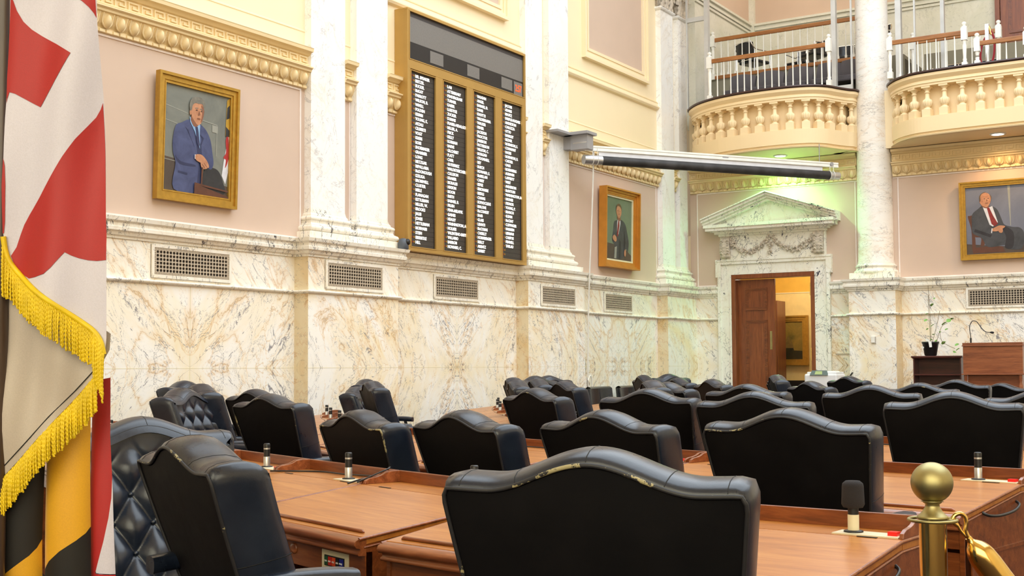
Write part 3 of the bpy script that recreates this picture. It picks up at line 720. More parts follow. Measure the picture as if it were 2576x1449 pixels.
por1 = [('p_bg1', R_), ('p_bg2b', [(0, 0), (1, 0), (1, .12), (.6, .16), (.3, .30), (0, .32)]),
 ('p_line', [(0, .80), (.36, .755), (.36, .762), (0, .808)]), ('p_line', [(0, .66), (.22, .635), (.22, .642), (0, .668)]), ('p_line', [(0, .29), (.2, .28), (.2, .286), (0, .296)]),
 ('p_line', [(.56, .72), (.80, .70), (.80, .40), (.81, .40), (.81, .708), (.56, .728)]), ('p_line', [(.73, .70), (.82, .695), (.82, .625), (.73, .63)]),
 ('p_white', [(.985, .60), (1, .62), (1, .26), (.96, .14), (.90, .22), (.93, .38)]), ('p_red', blob((.95, .58), (.99, .62), (1.0, .40), (.95, .30), (.96, .38), (.92, .40), (.96, .46))),
 ('p_gold', [(.955, .97), (1, 1), (1, .62), (.94, .62)]), ('p_black', [(.96, .90), (1, .93), (1, .80), (.95, .78)]), ('p_black', [(.945, .71), (1, .68), (1, .62), (.945, .61)]),
 ('p_black', blob((.62, .24), (.72, .28), (.84, .26), (.92, .16), (.94, .04), (.62, .04))),
 ('p_navy', blob((.17, .62), (.26, .66), (.36, .70), (.50, .69), (.62, .64), (.70, .55), (.74, .42), (.76, .32), (.72, .26), (.62, .28), (.56, .18), (.52, .02), (.16, .02), (.18, .26), (.14, .36), (.13, .48), k=4)),
 ('p_navy_d', [(.42, .66), (.50, .42), (.53, .26), (.50, .02), (.56, .02), (.60, .26), (.56, .48)]), ('p_navy_d', blob((.17, .34), (.26, .29), (.46, .28), (.46, .26), (.24, .265))), ('p_navy_d', [(.22, .20), (.36, .19), (.36, .17), (.22, .18)]),
 ('p_navy_d', [(.30, .63), (.36, .60), (.37, .57), (.46, .44), (.45, .46), (.34, .60)]), ('p_navy_d', [(.50, .60), (.60, .55), (.54, .44), (.57, .55)]),
 ('p_shirt', [(.37, .73), (.42, .71), (.50, .69), (.535, .67), (.53, .60), (.54, .44), (.45, .60), (.38, .68)]),
 ('p_tie', [(.455, .645), (.495, .65), (.51, .60), (.535, .48), (.52, .44), (.48, .52), (.47, .60)]),
 ('p_skin_d', blob((.385, .71), (.41, .76), (.50, .72), (.50, .66), (.44, .645), (.40, .68))),
 ('p_skin', blob((.385, .80), (.40, .86), (.46, .90), (.55, .885), (.585, .83), (.578, .76), (.55, .695), (.50, .665), (.45, .69), (.40, .74))),
 ('p_skin_d', blob((.54, .86), (.585, .83), (.578, .76), (.55, .70), (.535, .70), (.555, .77))), ('p_skin', ell(.378, .775, .014, .028)),
 ('p_hair', blob((.37, .79), (.362, .85), (.39, .905), (.44, .93), (.52, .935), (.585, .905), (.60, .85), (.592, .80), (.575, .84), (.555, .872), (.50, .872), (.445, .87), (.41, .845), (.395, .80))),
 ('p_hair', [(.445, .826), (.49, .831), (.49, .823), (.445, .818)]), ('p_hair', [(.52, .829), (.56, .822), (.56, .815), (.52, .821)]),
 ('p_black', ell(.47, .806, .012, .005)), ('p_black', ell(.54, .803, .011, .005)), ('p_skin_d', [(.51, .81), (.525, .765), (.50, .757), (.495, .765)]), ('p_skin_d', ell(.505, .728, .028, .006)),
 ('p_white', [(.455, .378), (.47, .378), (.47, .335), (.455, .335)]), ('p_skin', blob((.47, .375), (.56, .385), (.64, .34), (.68, .29), (.66, .27), (.58, .30), (.48, .325))), ('p_skin', blob((.55, .33), (.64, .31), (.66, .27), (.60, .25), (.56, .265))),
 ('p_skin_d', [(.60, .315), (.655, .275), (.65, .268), (.595, .308)]), ('p_skin_d', [(.575, .30), (.62, .262), (.615, .256), (.57, .292)]),
 ('p_brown', [(.565, .27), (.59, .26), (.58, .10), (.56, .10)]), ('p_brown', [(.46, .10), (.99, .02), (1, 0), (.46, 0)]), ('p_brown', [(.46, .11), (.99, .075), (.99, .06), (.46, .09)])]
framed('framed_portrait', 'large gilt-framed portrait of a standing person in blue suit with folded hands', 9.13, 10.33, 3.19, 4.59, XW+.012, 1, 'frame_gold', .075, .115, por1, tilt=.03)
por2 = [('p_bg2', R_), ('p_bg2b', [(0, 0), (1, 0), (1, .10), (.7, .22), (.3, .25), (0, .26)]),
 ('p_char', blob((.33, .61), (.46, .645), (.62, .66), (.76, .60), (.84, .46), (.90, .30), (.86, .14), (.80, .20), (.68, .04), (.36, .04), (.36, .22), (.26, .30), (.29, .46), k=4)),
 ('p_char_d', [(.52, .34), (.60, .30), (.58, .02), (.50, .02)]), ('p_char_d', [(.72, .50), (.78, .30), (.72, .16), (.70, .30)]), ('p_line', [(.36, .20), (.44, .22), (.42, .02), (.34, .02)]),
 ('p_white', [(.46, .67), (.56, .665), (.57, .60), (.50, .42), (.44, .40), (.44, .60)]), ('p_redtie', [(.485, .645), (.525, .645), (.53, .56), (.47, .37), (.43, .40), (.46, .56)]),
 ('p_skin_d', blob((.44, .70), (.56, .70), (.56, .65), (.50, .635), (.45, .66))), ('p_skin', blob((.40, .80), (.42, .87), (.50, .90), (.58, .87), (.60, .79), (.57, .72), (.50, .685), (.43, .73))),
 ('p_hair2', blob((.395, .79), (.40, .87), (.47, .915), (.55, .91), (.60, .86), (.605, .79), (.58, .85), (.50, .878), (.43, .86))), ('p_black', ell(.455, .80, .014, .005)), ('p_black', ell(.535, .80, .014, .005)), ('p_skin_d', ell(.50, .745, .025, .006)),
 ('p_skin', blob((.27, .36), (.33, .40), (.40, .37), (.42, .32), (.38, .29), (.30, .31))), ('p_skin', blob((.72, .16), (.76, .19), (.78, .12), (.75, .07), (.71, .10)))]
framed('framed_portrait', 'narrow gilt-framed portrait of a standing person in grey suit and red tie', 19.28, 20.63, 3.13, 4.57, XW+.01, 1, 'frame_orange', .16, .13, por2, tilt=.02, steps=((0, .2, 1), (.2, .5, .72), (.5, .8, .55), (.8, 1, .5)))
por3 = [('p_bg3', R_), ('p_line', [(.66, 1), (.70, 1), (.70, .4), (.69, .4)]), ('p_bg2b', [(0, 0), (1, 0), (1, .12), (.6, .1), (0, .16)]),
 ('p_brown', blob((.03, .56), (.06, .58), (.12, .57), (.13, .40), (.14, .05), (.09, .05), (.08, .36))), ('p_brown', blob((.14, .30), (.24, .31), (.29, .26), (.28, .14), (.22, .12), (.23, .24), (.14, .26))),
 ('p_brown', [(.10, .02), (.6, .02), (.56, .10), (.3, .11), (.12, .10)]),
 ('p_char', blob((.10, .60), (.20, .68), (.27, .72), (.42, .70), (.50, .64), (.56, .50), (.60, .42), (.72, .38), (.84, .36), (.90, .26), (.86, .06), (.66, .06), (.60, .12), (.34, .10), (.24, .24), (.10, .32), (.09, .46), k=4)),
 ('p_char_d', blob((.55, .40), (.66, .37), (.74, .28), (.72, .08), (.60, .08), (.62, .24))), ('p_char_d', [(.12, .34), (.38, .24), (.40, .28), (.14, .38)]),
 ('p_white', [(.265, .715), (.36, .69), (.42, .705), (.50, .46), (.42, .40), (.37, .43)]), ('p_redtie', [(.335, .68), (.37, .69), (.43, .56), (.50, .44), (.45, .40), (.40, .44), (.36, .58)]),
 ('p_skin_d', blob((.25, .76), (.36, .73), (.36, .69), (.31, .68), (.26, .71))), ('p_skin', blob((.22, .80), (.235, .87), (.30, .91), (.37, .89), (.40, .82), (.385, .75), (.34, .70), (.28, .71), (.235, .75))),
 ('p_hair2', blob((.225, .78), (.22, .86), (.27, .91), (.33, .925), (.27, .90), (.24, .86), (.24, .80))), ('p_hair2', blob((.39, .88), (.41, .84), (.405, .80), (.398, .84))), ('p_black', ell(.30, .82, .012, .005)), ('p_black', ell(.36, .825, .011, .005)), ('p_skin_d', ell(.335, .755, .028, .006)), ('p_skin_d', [(.335, .82), (.35, .785), (.33, .78)]),
 ('p_skin', blob((.41, .36), (.44, .38), (.52, .41), (.60, .40), (.61, .385), (.57, .36), (.50, .33), (.42, .33))), ('p_skin', blob((.52, .37), (.57, .36), (.57, .31), (.54, .30), (.51, .32))), ('p_white', [(.40, .375), (.415, .375), (.405, .30), (.39, .31)])]
framed('framed_portrait', 'gilt-framed portrait of a seated person in dark suit on the right wall', -5.0, -3.72, 3.22, 4.62, YB-.012, 0, 'frame_gold', .09, .10, por3, tilt=.03)

# ------------------------------------------------------------------ corner door, marble surround with pediment
DS = empty('door_surround', (-8.555, YB, 0)); tag(DS, 'carved marble doorway surround with triangular pediment and garlands', 'door surround')
def D(x, o, z): return (x+8.555, -o, z)
def dbox(m, x0, x1, o0, o1, z0, z1): m.box(D(x0, o1, z0), D(x1, o0, z1)); return m
m = MB()
for (a, b_) in ((-9.69, DX0), (DX1, -7.41)):
    dbox(m, a, b_, .002, .05, 0, 3.43); e = a if a < -9.5 else b_-.06
    dbox(m, e, e+.06, .05, .085, 0, 3.43); i = b_-.035 if a < -9.5 else a
    dbox(m, i, i+.035, .05, .065, 0, DZ+.035)
dbox(m, DX0, DX1, .002, .05, DZ, 3.43); dbox(m, -9.69, -7.41, .05, .085, 3.37, 3.43); dbox(m, DX0, DX1, .05, .065, DZ, DZ+.035)
dbox(m, -9.73, -7.37, .002, .10, 3.43, 3.47); dbox(m, -9.73, -9.62, .002, .09, 3.12, 3.43); dbox(m, -7.48, -7.37, .002, .09, 3.12, 3.43)
m.build('architrave', 'marble_door', DS)
m = MB(); dbox(m, -9.62, -7.48, .002, .09, 3.47, 3.93); m.build('frieze', 'marble_door', DS)
m = MB()
for (x0, x1, z, o) in ((-9.64, -7.46, 3.93, .13), (-9.70, -7.40, 3.97, .20), (-9.74, -7.36, 4.01, .24), (-9.84, -7.26, 4.03, .33), (-9.87, -7.23, 4.09, .36)):
    dbox(m, x0, x1, .002, o, z, z+(.06 if o > .3 else .045))
m.build('cornice', 'marble_door', DS)
m = MB(); T = lambda a, b_, d: D(a, d, b_)
ap, zl, zr_ = -8.56, 4.15, 4.15
m.prism([(-9.80, 4.14), (-7.30, 4.14), (ap, 4.60)], .002, .12, T); m.build('tympanum', 'marble_door', DS)
m = MB()
for (t0, t1, o) in ((0, .05, .24), (.05, .10, .30), (.10, .15, .36), (.15, .175, .40)):
    for sgn in (-1, 1):
        ex = ap+sgn*1.36; sl = .475/1.36
        z = lambda x, t: 4.10+(1.36-abs(x-ap))*sl*1.0+t
        m.prism([(ex, z(ex, t0)), (ap, z(ap, t0)), (ap, z(ap, t1)), (ex, z(ex, t1))], .002, o, T)
m.build('raking_cornice', 'marble_door', DS)
for sx in (-9.50, -7.60):
    m = MB()
    def br(u, v, sx=sx): s = (u-.5)*2; return D(sx+s*.11*(1-.15*v), .10+.05*(1-v)*(1-s*s)+.06*sin(v*pi*.9)+.02*abs(sin(v*22)), 3.50+.42*v)
    m.grid(br, 10, 22)
    dbox(m, sx-.10, sx+.10, .09, .12, 3.49, 3.93)
    for k in range(6):
        for s in (-1, 1):
            m.tube([D(sx+s*.02, .17, 3.56+.05*k), D(sx+s*.06, .185, 3.60+.05*k), D(sx+s*.095, .165, 3.575+.05*k)], [.012, .018, .006], 6)
    m.build('leaf_bracket', 'carve', DS)
m = MB(); rr = random.Random(3)
for cx in (-9.02, -8.10):
    for k in range(46):
        t = k/45; x = cx-.42+.84*t; z = 3.86-.26*sin(pi*t)
        for q in range(3):
            r = rr.uniform(.012, .026); c0 = Vector(D(x+rr.uniform(-.03, .03), .10+rr.uniform(0, .03), z+rr.uniform(-.05, .05)))
            m.grid(lambda u, v: tuple(c0+Vector((r*sin(pi*v)*cos(2*pi*u), r*sin(pi*v)*sin(2*pi*u), r*cos(pi*v)))), 6, 4)
for cx in (-9.42, -8.56, -7.70):
    for k in range(22):
        r = rr.uniform(.015, .03); c0 = Vector(D(cx+rr.uniform(-.05, .05), .10+rr.uniform(0, .03), 3.90-.36*rr.random()))
        m.grid(lambda u, v: tuple(c0+Vector((r*sin(pi*v)*cos(2*pi*u), r*sin(pi*v)*sin(2*pi*u), r*cos(pi*v)))), 6, 4)
m.build('garland', 'carve', DS)
# wooden door
DR = empty('door_1', (DX0, YB, 0)); tag(DR, kind='structure')
m = MB()
for a, b_ in ((DX0, DX0+.085), (DX1-.085, DX1)): m.box((a-DX0, -.06, 0), (b_-DX0, .20, DZ-.085))
m.box((0, -.06, DZ-.085), (DX1-DX0, .20, DZ)); m.build('door_frame', 'door_wood', DR, bevel=.006)
def leafdoor(w, h, parent, x, y, rz):
    lf = MB(); lf.box((0, -.022, 0), (w, .022, h)); o = lf.build('door_leaf', 'door_wood', parent); o.location = (x, y, .01); o.rotation_euler = (0, 0, rz)
    for (z0_, z1_) in ((h*.80, h-.17), (.32, h*.735)):
        p = MB()
        for k, (q, d) in enumerate(((0, .034), (.02, .030), (.04, .026))):
            a0_, a1_ = .16+q, w-.16-q
            for bx in ((a0_, a1_, z0_+q, z0_+q+.02), (a0_, a1_, z1_-q-.02, z1_-q), (a0_, a0_+.02, z0_+q+.02, z1_-q-.02), (a1_-.02, a1_, z0_+q+.02, z1_-q-.02)):
                p.box((bx[0], -d-.012*(3-k)/3, bx[2]), (bx[1], -.018, bx[3]))
        p.build('moulded_panel', 'desk_wood', o)
    return o
lf = leafdoor(.765, 3.05, DR, .087, .10, 0)
MB().box((.655, -.03, 1.66), (.70, -.02, 2.02)).build('push_plate', 'brass_dull', lf)
lf2 = leafdoor(.765, 3.05, DR, 1.612, .16, radians(92))
for z in (2.70, 1.45):
    m = MB(); m.box((1.585, -.01, z), (1.615, .05, z+.24)); m.tube([(1.60, -.015, z), (1.60, -.015, z+.24)], .012, 8); m.build('hinge', 'brass', DR)
# anteroom behind
m = MB(); m.mat('cream_room').box((-11.2, 26.0, 0), (-6.4, 26.1, 2.93)); m.mat('yellow_room').box((-11.2, 26.0, 2.95), (-6.4, 26.1, 3.9)); m.mat('linen').box((-11.2, 25.98, 2.93), (-6.4, 26.0, 2.95))
m.mat('yellow_room').box((-11.3, YB+.25, 0), (-11.2, 26.1, 3.9)).box((-6.4, YB+.25, 0), (-6.3, 26.1, 3.9)).box((-11.3, YB+.2, 3.9), (-6.3, 26.1, 4.0))
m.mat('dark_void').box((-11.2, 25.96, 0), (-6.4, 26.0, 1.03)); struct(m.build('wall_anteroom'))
m = MB(); m.mat('cream').box((DX1, YB+.02, 0), (-6.35, YB+.2, 4.0)).box((-11.3, YB+.02, 0), (DX0, YB+.2, 4.0)).box((DX0, YB+.02, DZ), (DX1, YB+.2, 4.0)); struct(m.build('wall_door_side'))
cab = empty('tall_cabinet', (-9.40, 25.45, 0)); tag(cab, 'tall brown cabinet standing in the yellow room behind the half-open door', 'cabinet')
MB().box((-.30, -.25, 0), (.13, .25, 2.74)).build('body', 'brown_cab', cab); MB().box((-.27, -.275, .1), (.10, -.252, 2.68)).build('door', 'brown_cab', cab)
sea = [('p_sky', R_), ('p_sea', [(0, 0), (1, 0), (1, .22), (0, .26)]), ('p_sail', blob((.05, .30), (.02, .5), (.12, .66), (.2, .5), (.2, .30))), ('p_sail', blob((.22, .28), (.24, .5), (.34, .62), (.42, .46), (.44, .29))), ('p_sail', [(.42, .29), (.46, .56), (.60, .29)]), ('p_sea', [(.02, .24), (.6, .24), (.56, .30), (.06, .30)])]
framed('ship_painting', 'gilt-framed dark painting of a sailing ship seen through the open door', -9.60, -8.85, 1.36, 2.44, 25.98, 0, 'frame_gold', .09, .13, sea)

# ------------------------------------------------------------------ balconies
def baluster(parent, x, y, rz):
    pass
BAL = None
def make_baluster():
    m = MB(); h = .56; rs = 1.18
    m.box((-.075, -.075, -.02), (.075, .075, .13)); m.box((-.078, -.078, h-.052), (.078, .078, h))
    prof = [(.060, .13), (.062, .145), (.040, .16), (.034, .175), (.055, .19), (.058, .21), (.066, .235), (.068, .27), (.060, .30), (.042, .315), (.040, .325), (.034, .33), (.031, .40), (.029, .42), (.040, .425), (.040, .44), (.030, .445), (.031, .47), (.040, .48), (.058, .505), (.062, .51)]
    m.lathe([(a*rs, b_) for a, b_ in prof], 48, flute=lambda z: .24 if .20 < z < .31 else 0)
    return m
def balcony(name, label, pts, x_in0, x_in1, n, start, end):
    root = empty(name, (0, 0, 0)); tag(root, label, 'balcony', 'curved cream balconies')
    path = [(p.x, p.y) for p in smoothpts([Vector((a, b_, 0)) for a, b_ in pts], 5)]
    top = [(.0, 6.455), (.035, 6.46), (.04, 6.475), (.035, 6.495), (0, 6.50)]
    m = MB(); sweep(m, path, [(-.9, 6.455)]+top[1:]+[(-.9, 6.50)], close=False); m.build('dark_rail', 'dark_rail', root)
    m = MB(); sweep(m, path, [(-.28, 6.24), (-.045, 6.24), (-.045, 6.275), (-.03, 6.285), (-.035, 6.33), (-.045, 6.335), (-.035, 6.345), (.0, 6.385), (.012, 6.40), (.012, 6.45), (-.28, 6.452)], close=False, smooth=False); m.build('cornice', 'balcony', root)
    m = MB(); sweep(m, path, [(-.24, 5.55), (-.24, 6.26)], close=False, smooth=True); m.build('backing_wall', 'balcony', root)
    m = MB(); sweep(m, path, [(-.5, 5.70), (-.045, 5.70), (-.045, 5.69), (-.05, 5.43), (-.075, 5.425), (-.085, 5.40), (-.06, 5.385), (-.07, 5.365), (-.12, 5.355), (-.5, 5.355)], close=False); m.build('apron', 'balcony', root)
    m = MB(); pp = path+[(path[-1][0], YB-.01), (path[0][0], YB-.01)]
    off = [(x, y+.10) for x, y in path]
    m.add([(x, y, 5.357) for x, y in off]+[(x, YB+.4, 5.357) for x, y in off], [(i, i+1, len(off)+i+1, len(off)+i) for i in range(len(off)-1)])
    m.build('soffit', 'balcony', root)
    m = MB(); m.add([(x, y+.12, 6.44) for x, y in path]+[(x, 24.0, 6.44) for x, y in path], [(i, i+1, len(path)+i+1, len(path)+i) for i in range(len(path)-1)]); m.build('deck', 'riser', root)
    # balusters evenly along the curve
    L_ = [0]
    for a, b_ in zip(path, path[1:]): L_.append(L_[-1]+hypot(b_[0]-a[0], b_[1]-a[1]))
    bm0 = make_baluster().build('baluster', 'balcony', root); first = True
    for i in range(n):
        s = start+(L_[-1]-start-end)*i/(n-1); k = max(q for q in range(len(L_)) if L_[q] <= s); k = min(k, len(path)-2); f = (s-L_[k])/(L_[k+1]-L_[k])
        a, b_ = path[k], path[k+1]; dx, dy = b_[0]-a[0], b_[1]-a[1]; l = hypot(dx, dy)
        o = bm0 if first else bm0.copy()
        if not first: COL.objects.link(o); o.parent = root
        first = False
        o.location = (a[0]+dx*f-dy/l*.13, a[1]+dy*f+dx/l*.13, 5.70); o.rotation_euler = (0, 0, atan2(dy, dx))
    return root
LB = [(-10.17, 22.93), (-10.11, 22.66), (-9.92, 22.38), (-9.62, 22.10), (-9.2, 21.87), (-8.75, 21.745), (-8.35, 21.70), (-7.95, 21.70), (-7.6, 21.745), (-7.30, 21.86), (-7.10, 22.06), (-6.99, 22.30), (-6.86, 22.56), (-6.76, 22.70), (-6.74, 22.98)]
balcony('balcony', 'bow-fronted cream balcony with vase balusters above the corner door', LB, -10.1, -6.8, 15, .28, .20)
RB = [(-6.16, 22.98), (-6.14, 22.66), (-6.0, 22.40), (-5.83, 22.20), (-5.55, 22.0), (-5.2, 21.92), (-4.7, 21.88), (-4.1, 21.87), (-3.4, 21.87), (-2.7, 21.88), (-2.2, 21.93), (-1.8, 22.1), (-1.5, 22.5), (-1.4, 22.98)]
balcony('balcony', 'cream balcony with vase balusters right of the round column', RB, -6.1, -1.5, 19, .22, .22)
# downlights under the balconies
def downlight(x, y, mt, label, col_, pw):
    r = empty('ceiling_downlight', (x, y, 5.357)); tag(r, label, 'ceiling light', 'downlights under the balconies')
    MB().lathe([(.135, -.001), (.13, -.02), (.10, -.02), (.10, -.004)], 28).build('trim_ring', 'white', r)
    MB().lathe([(.10, -.016), (.06, -.024), (.001, -.026)], 24).build('lens', mt, r)
    ld = bpy.data.lights.new('downlight_lamp', 'SPOT'); ld.energy = pw; ld.color = col_; ld.spot_size = radians(150); ld.spot_blend = .7; ld.shadow_soft_size = .09
    lo = bpy.data.objects.new('downlight_lamp', ld); COL.objects.link(lo); lo.parent = r; lo.location = (0, 0, -.05)
downlight(-8.156, 22.47, 'lamp_green', 'glowing greenish downlight under the left balcony', (.30, 1, .40), 130)
downlight(-4.223, 22.467, 'lamp_warm', 'small warm downlight under the right balcony', (1, .62, .30), 48)

# gallery railings with turned white spindles and wooden handrails
def railing(name, label, x0, x1, y, z0, z1, n, posts=(), mid=None, thick=.045, bottom=False, postn=True):
    r = empty(name, (x0, y, z0)); tag(r, label, 'railing', 'white spindle railings in the gallery'); w = x1-x0
    MB().box((0, -thick/2, z1-z0-.085), (w, thick/2, z1-z0)).build('handrail', 'rail_wood', r, bevel=.012)
    if bottom: MB().box((0, -thick/2, 0), (w, thick/2, .075)).build('bottom_rail', 'rail_wood', r, bevel=.01)
    zb = .075 if bottom else 0; h = z1-z0-.085-zb
    s = MB().lathe([(.020, 0), (.020, .05), (.013, .06), (.018, .075), (.013, .09), (.014, .12), (.012, h*.5), (.009, h)], 10).box((-.019, -.019, 0), (.019, .019, .055))
    s0 = s.build('spindle', 'white', r); s0.location = (w/(n+1), 0, zb)
    for i in range(1, n):
        o = s0.copy(); COL.objects.link(o); o.parent = r; o.location = (w*(i+1)/(n+1), 0, zb)
    for px in posts:
        H = z1-z0
        p = MB(); p.box((-.045, -.045, 0), (.045, .045, .12)); p.box((-.05, -.05, H-.18), (.05, .05, H+.04))
        p.lathe([(.044, .12), (.030, .14), (.036, .17), (.028, .20), (.036, H-.27), (.028, H-.24), (.040, H-.20), (.040, H-.18)], 14)
        p.lathe([(.05, H+.04), (.05, H+.06), (.028, H+.07), (.024, H+.08), (.040, H+.10), (.040, H+.125), (.020, H+.145), (.001, H+.15)], 14)
        o = p.build('newel_post', 'white', r); o.location = (px, 0, 0)
    return r
railing('spindle_railing', 'front white spindle railing on the left balcony above the door', -9.45, -7.10, 22.22, 6.50, 7.335, 16, (-.02, 2.35))
railing('spindle_railing', 'rear raised spindle railing in the left gallery', -10.12, -6.7, 24.0, 7.37, 8.25, 21, (-.03,), bottom=True)
railing('spindle_railing', 'front spindle railing on the right balcony beside the column', -5.96, -4.70, 22.22, 6.50, 7.19, 7, (-.02, 1.27))
railing('spindle_railing', 'rear stair railing behind the right balcony front', -5.90, -4.40, 23.6, 6.60, 7.50, 9, (-.02, 1.52))
railing('spindle_railing', 'lowest front spindle railing at the right edge of the right balcony', -4.46, -3.70, 22.22, 6.50, 6.96, 4, (-.02, .78))
# gallery shell: back wall, side wall, risers
m = MB()
m.mat('marble_gallery').box((-10.6, 26.3, 6.2), (3, 26.4, 9.0)); m.mat('pink').box((-10.6, 26.3, 9.0), (3, 26.4, 11.8))
m.mat('marble_gallery').box((-10.4, YB+.12, 6.2), (-10.2, 26.3, 8.95)); m.mat('pink').box((-10.4, YB+.12, 8.95), (-10.2, 26.3, 11.8))
struct(m.build('wall_gallery'))
m = MB()
for z, o in ((8.86, .03), (8.93, .05), (8.985, .035), (9.03, .08)):
    m.box((-10.2, 26.3-o, z), (3, 26.3, z+.05)); m.box((-10.2, YB+.12, z), (-10.2+o, 26.3, z+.05))
m.box((-10.2, 26.2, 6.4), (-10.08, 26.3, 11.8)); struct(m.build('trim_10', 'marble_gallery'))
m = MB(); m.box((-10.2, 24.02, 6.3), (-6.2, 24.10, 7.37)).box((-10.2, 24.1, 7.3), (-6.2, 26.3, 7.37)); m.box((-6.2, 23.7, 6.2), (3, 26.3, 6.50)); m.box((-6.2, 25.6, 6.5), (3, 26.3, 7.70)); struct(m.build('floor_gallery', 'riser'))
struct(MB().box((-1.38, YB-.05, 6.38), (11, YB+.1, 7.3)).build('wall_gallery_parapet', 'cream'))
struct(MB().box((-10.2, YB, 6.2), (3, 24.1, 6.43)).build('floor_gallery_front', 'riser'))
# glazed screen posts
def glz(name, label, posts, panes, transoms):
    r = empty(name); tag(r, label, 'glass screen', 'glazed gallery screens')
    for (x, y, w, d) in posts: MB().box((x-w/2, y-d/2, 6.5), (x+w/2, y+d/2, 11.5)).build('post', 'metal_grey', r)
    for (x0, x1, y, z) in transoms: MB().box((x0, y-.03, z), (x1, y+.03, z+.09)).build('transom', 'metal_grey', r)
    for (x0, x1, y) in panes: MB().box((x0, y-.004, 6.5), (x1, y+.004, 11.4)).build('glass_pane', 'glass', r)
glz('glass_screen', 'clear glass side screen with grey posts at the corner pilaster', [(-9.69, 22.62, .085, .10), (-10.12, 22.62, .035, .05)], [(-10.10, -9.73, 22.62)], [(-10.13, -9.73, 22.62, 8.25)])
glz('glass_screen', 'clear glass screen with bright metal post left of the round column', [(-7.12, 22.62, .085, .10), (-6.82, 22.7, .03, .04)], [(-7.08, -6.83, 22.66)], [(-7.08, -6.8, 22.66, 6.5)])
glz('glass_screen', 'pale metal screen posts immediately right of the round column', [(-6.02, 23.0, .10, .12), (-5.50, 24.2, .07, .10), (-5.78, 23.2, .03, .05)], [(-5.97, -5.79, 23.0)], [])
# gallery door
gd = empty('door_2', (-4.92, 26.28, 7.71)); tag(gd, kind='structure')
MB().box((0, -.10, 0), (.09, 0, 2.3)).box((0, -.1, 2.3), (1.4, 0, 2.4)).build('door_frame', 'door_wood', gd)
leafdoor(1.2, 2.25, gd, .1, -.04, 0)
# gallery chairs
def gallery_chair():
    r = empty('gallery_chair'); tag(r, 'x', 'chair', 'gallery chairs with chrome frames')
    def bk(u, v): x = (u-.5)*.44; return (x, -.24+.10*(1-(2*u-1)**2)*-.6-.06*v, .46+.34*v)
    m = MB(); m.grid(bk, 8, 6); m.grid(lambda u, v: tuple(Vector(bk(u, v))+Vector((0, .05, 0))), 8, 6)
    for e in (0, 1): m.grid(lambda u, v, e=e: tuple(Vector(bk(e, v))+Vector((0, .05*u, 0))), 1, 6)
    m.grid(lambda u, v: tuple(Vector(bk(u, 1))+Vector((0, .05*v, .008*sin(pi*v)))), 8, 3)
    m.build('backrest', 'vinyl', r)
    MB().box((-.23, -.20, .40), (.23, .26, .47)).build('seat', 'vinyl', r, bevel=.025)
    for s in (-1, 1):
        MB().tube(smoothpts([(s*.25, .24, 0), (s*.25, .24, .60), (s*.25, .18, .66), (s*.25, -.18, .66), (s*.24, -.30, .74), (s*.22, -.33, .82)], 4), .012, 8).tube([(s*.25, -.26, 0), (s*.25, -.24, .64)], .012, 8).build('chrome_frame', 'chrome', r)
    MB().tube([(-.22, -.33, .82), (.22, -.33, .82)], .012, 8).build('top_tube', 'chrome', r)
    return r
gc = gallery_chair()
for i, (x, y, z, rz, lb) in enumerate(((-9.55, 24.75, 7.37, -20, 'black vinyl chrome-framed chair, leftmost behind the rear gallery railing'), (-8.25, 24.9, 7.37, 150, 'black chrome-framed chair in the middle behind the rear gallery railing'), (-7.85, 25.6, 7.37, 185, 'low black chair partly hidden, right of the middle gallery chair'), (-8.75, 25.5, 7.37, 170, 'black chair partly hidden, left of the middle gallery chair'), (-6.95, 24.6, 7.40, 165, 'black chrome-framed chair seen through glass left of the column'),
    (-5.55, 24.9, 6.50, 175, 'black padded chair, left one of the pair behind the right balcony railing'), (-4.98, 24.9, 6.50, 172, 'black padded chair, right one of the pair behind the right balcony railing'))):
    o = gc if i == 0 else tree(gc)
    o.location = (x, y, z); o.rotation_euler = (0, 0, radians(rz)); o['label'] = lb
def seatback():
    r = empty('theatre_seat'); tag(r, 'x', 'seat', 'dark upholstered gallery seats behind the balcony front')
    def f(u, v): a = (u-.5)*2; return (a*.27*(1-.05*v), .05*sin(pi*v)-.10*v, .40+.42*v*(1-.10*a*a)+.03*a*v)
    m = MB(); m.grid(f, 10, 8); m.grid(lambda u, v: tuple(Vector(f(u, v))+Vector((0, -.09, 0))), 10, 8)
    for e in (0, 1): m.grid(lambda u, v, e=e: tuple(Vector(f(e, v))+Vector((0, -.09*u, 0))), 1, 8)
    m.grid(lambda u, v: tuple(Vector(f(u, 1))+Vector((0, -.09*v, .012*sin(pi*v)))), 10, 3)
    m.build('backrest', 'grey_cloth', r); MB().box((-.25, -.02, .30), (.25, .42, .42)).build('seat', 'grey_cloth', r, bevel=.03)
    MB().box((-.05, .0, 0), (.05, .2, .32)).build('pedestal', 'black', r); return r
sb = seatback()
for i, (x, lb) in enumerate(((-9.25, 'dark cloth seat, first from the left behind the front gallery railing'), (-8.65, 'dark cloth seat, second from the left behind the front gallery railing'), (-8.05, 'dark cloth seat, third from the left behind the front gallery railing'), (-7.45, 'dark cloth seat, fourth from the left behind the front gallery railing'), (-6.98, 'dark cloth seat behind the glass next to the column'))):
    o = sb if i == 0 else tree(sb)
    o.location = (x, 23.35, 6.44); o.rotation_euler = (0, 0, radians(180)); o['label'] = lb
g = empty('rope_stand', (-4.52, 23.3, 6.50)); tag(g, 'chrome post with a hanging dark red rope behind the right balcony', 'rope post')
MB().box((-.03, -.03, 0), (.03, .03, 1.02)).build('post', 'chrome', g); MB().lathe([(.14, 0), (.14, .015), (.03, .03)], 20).build('base', 'chrome', g)
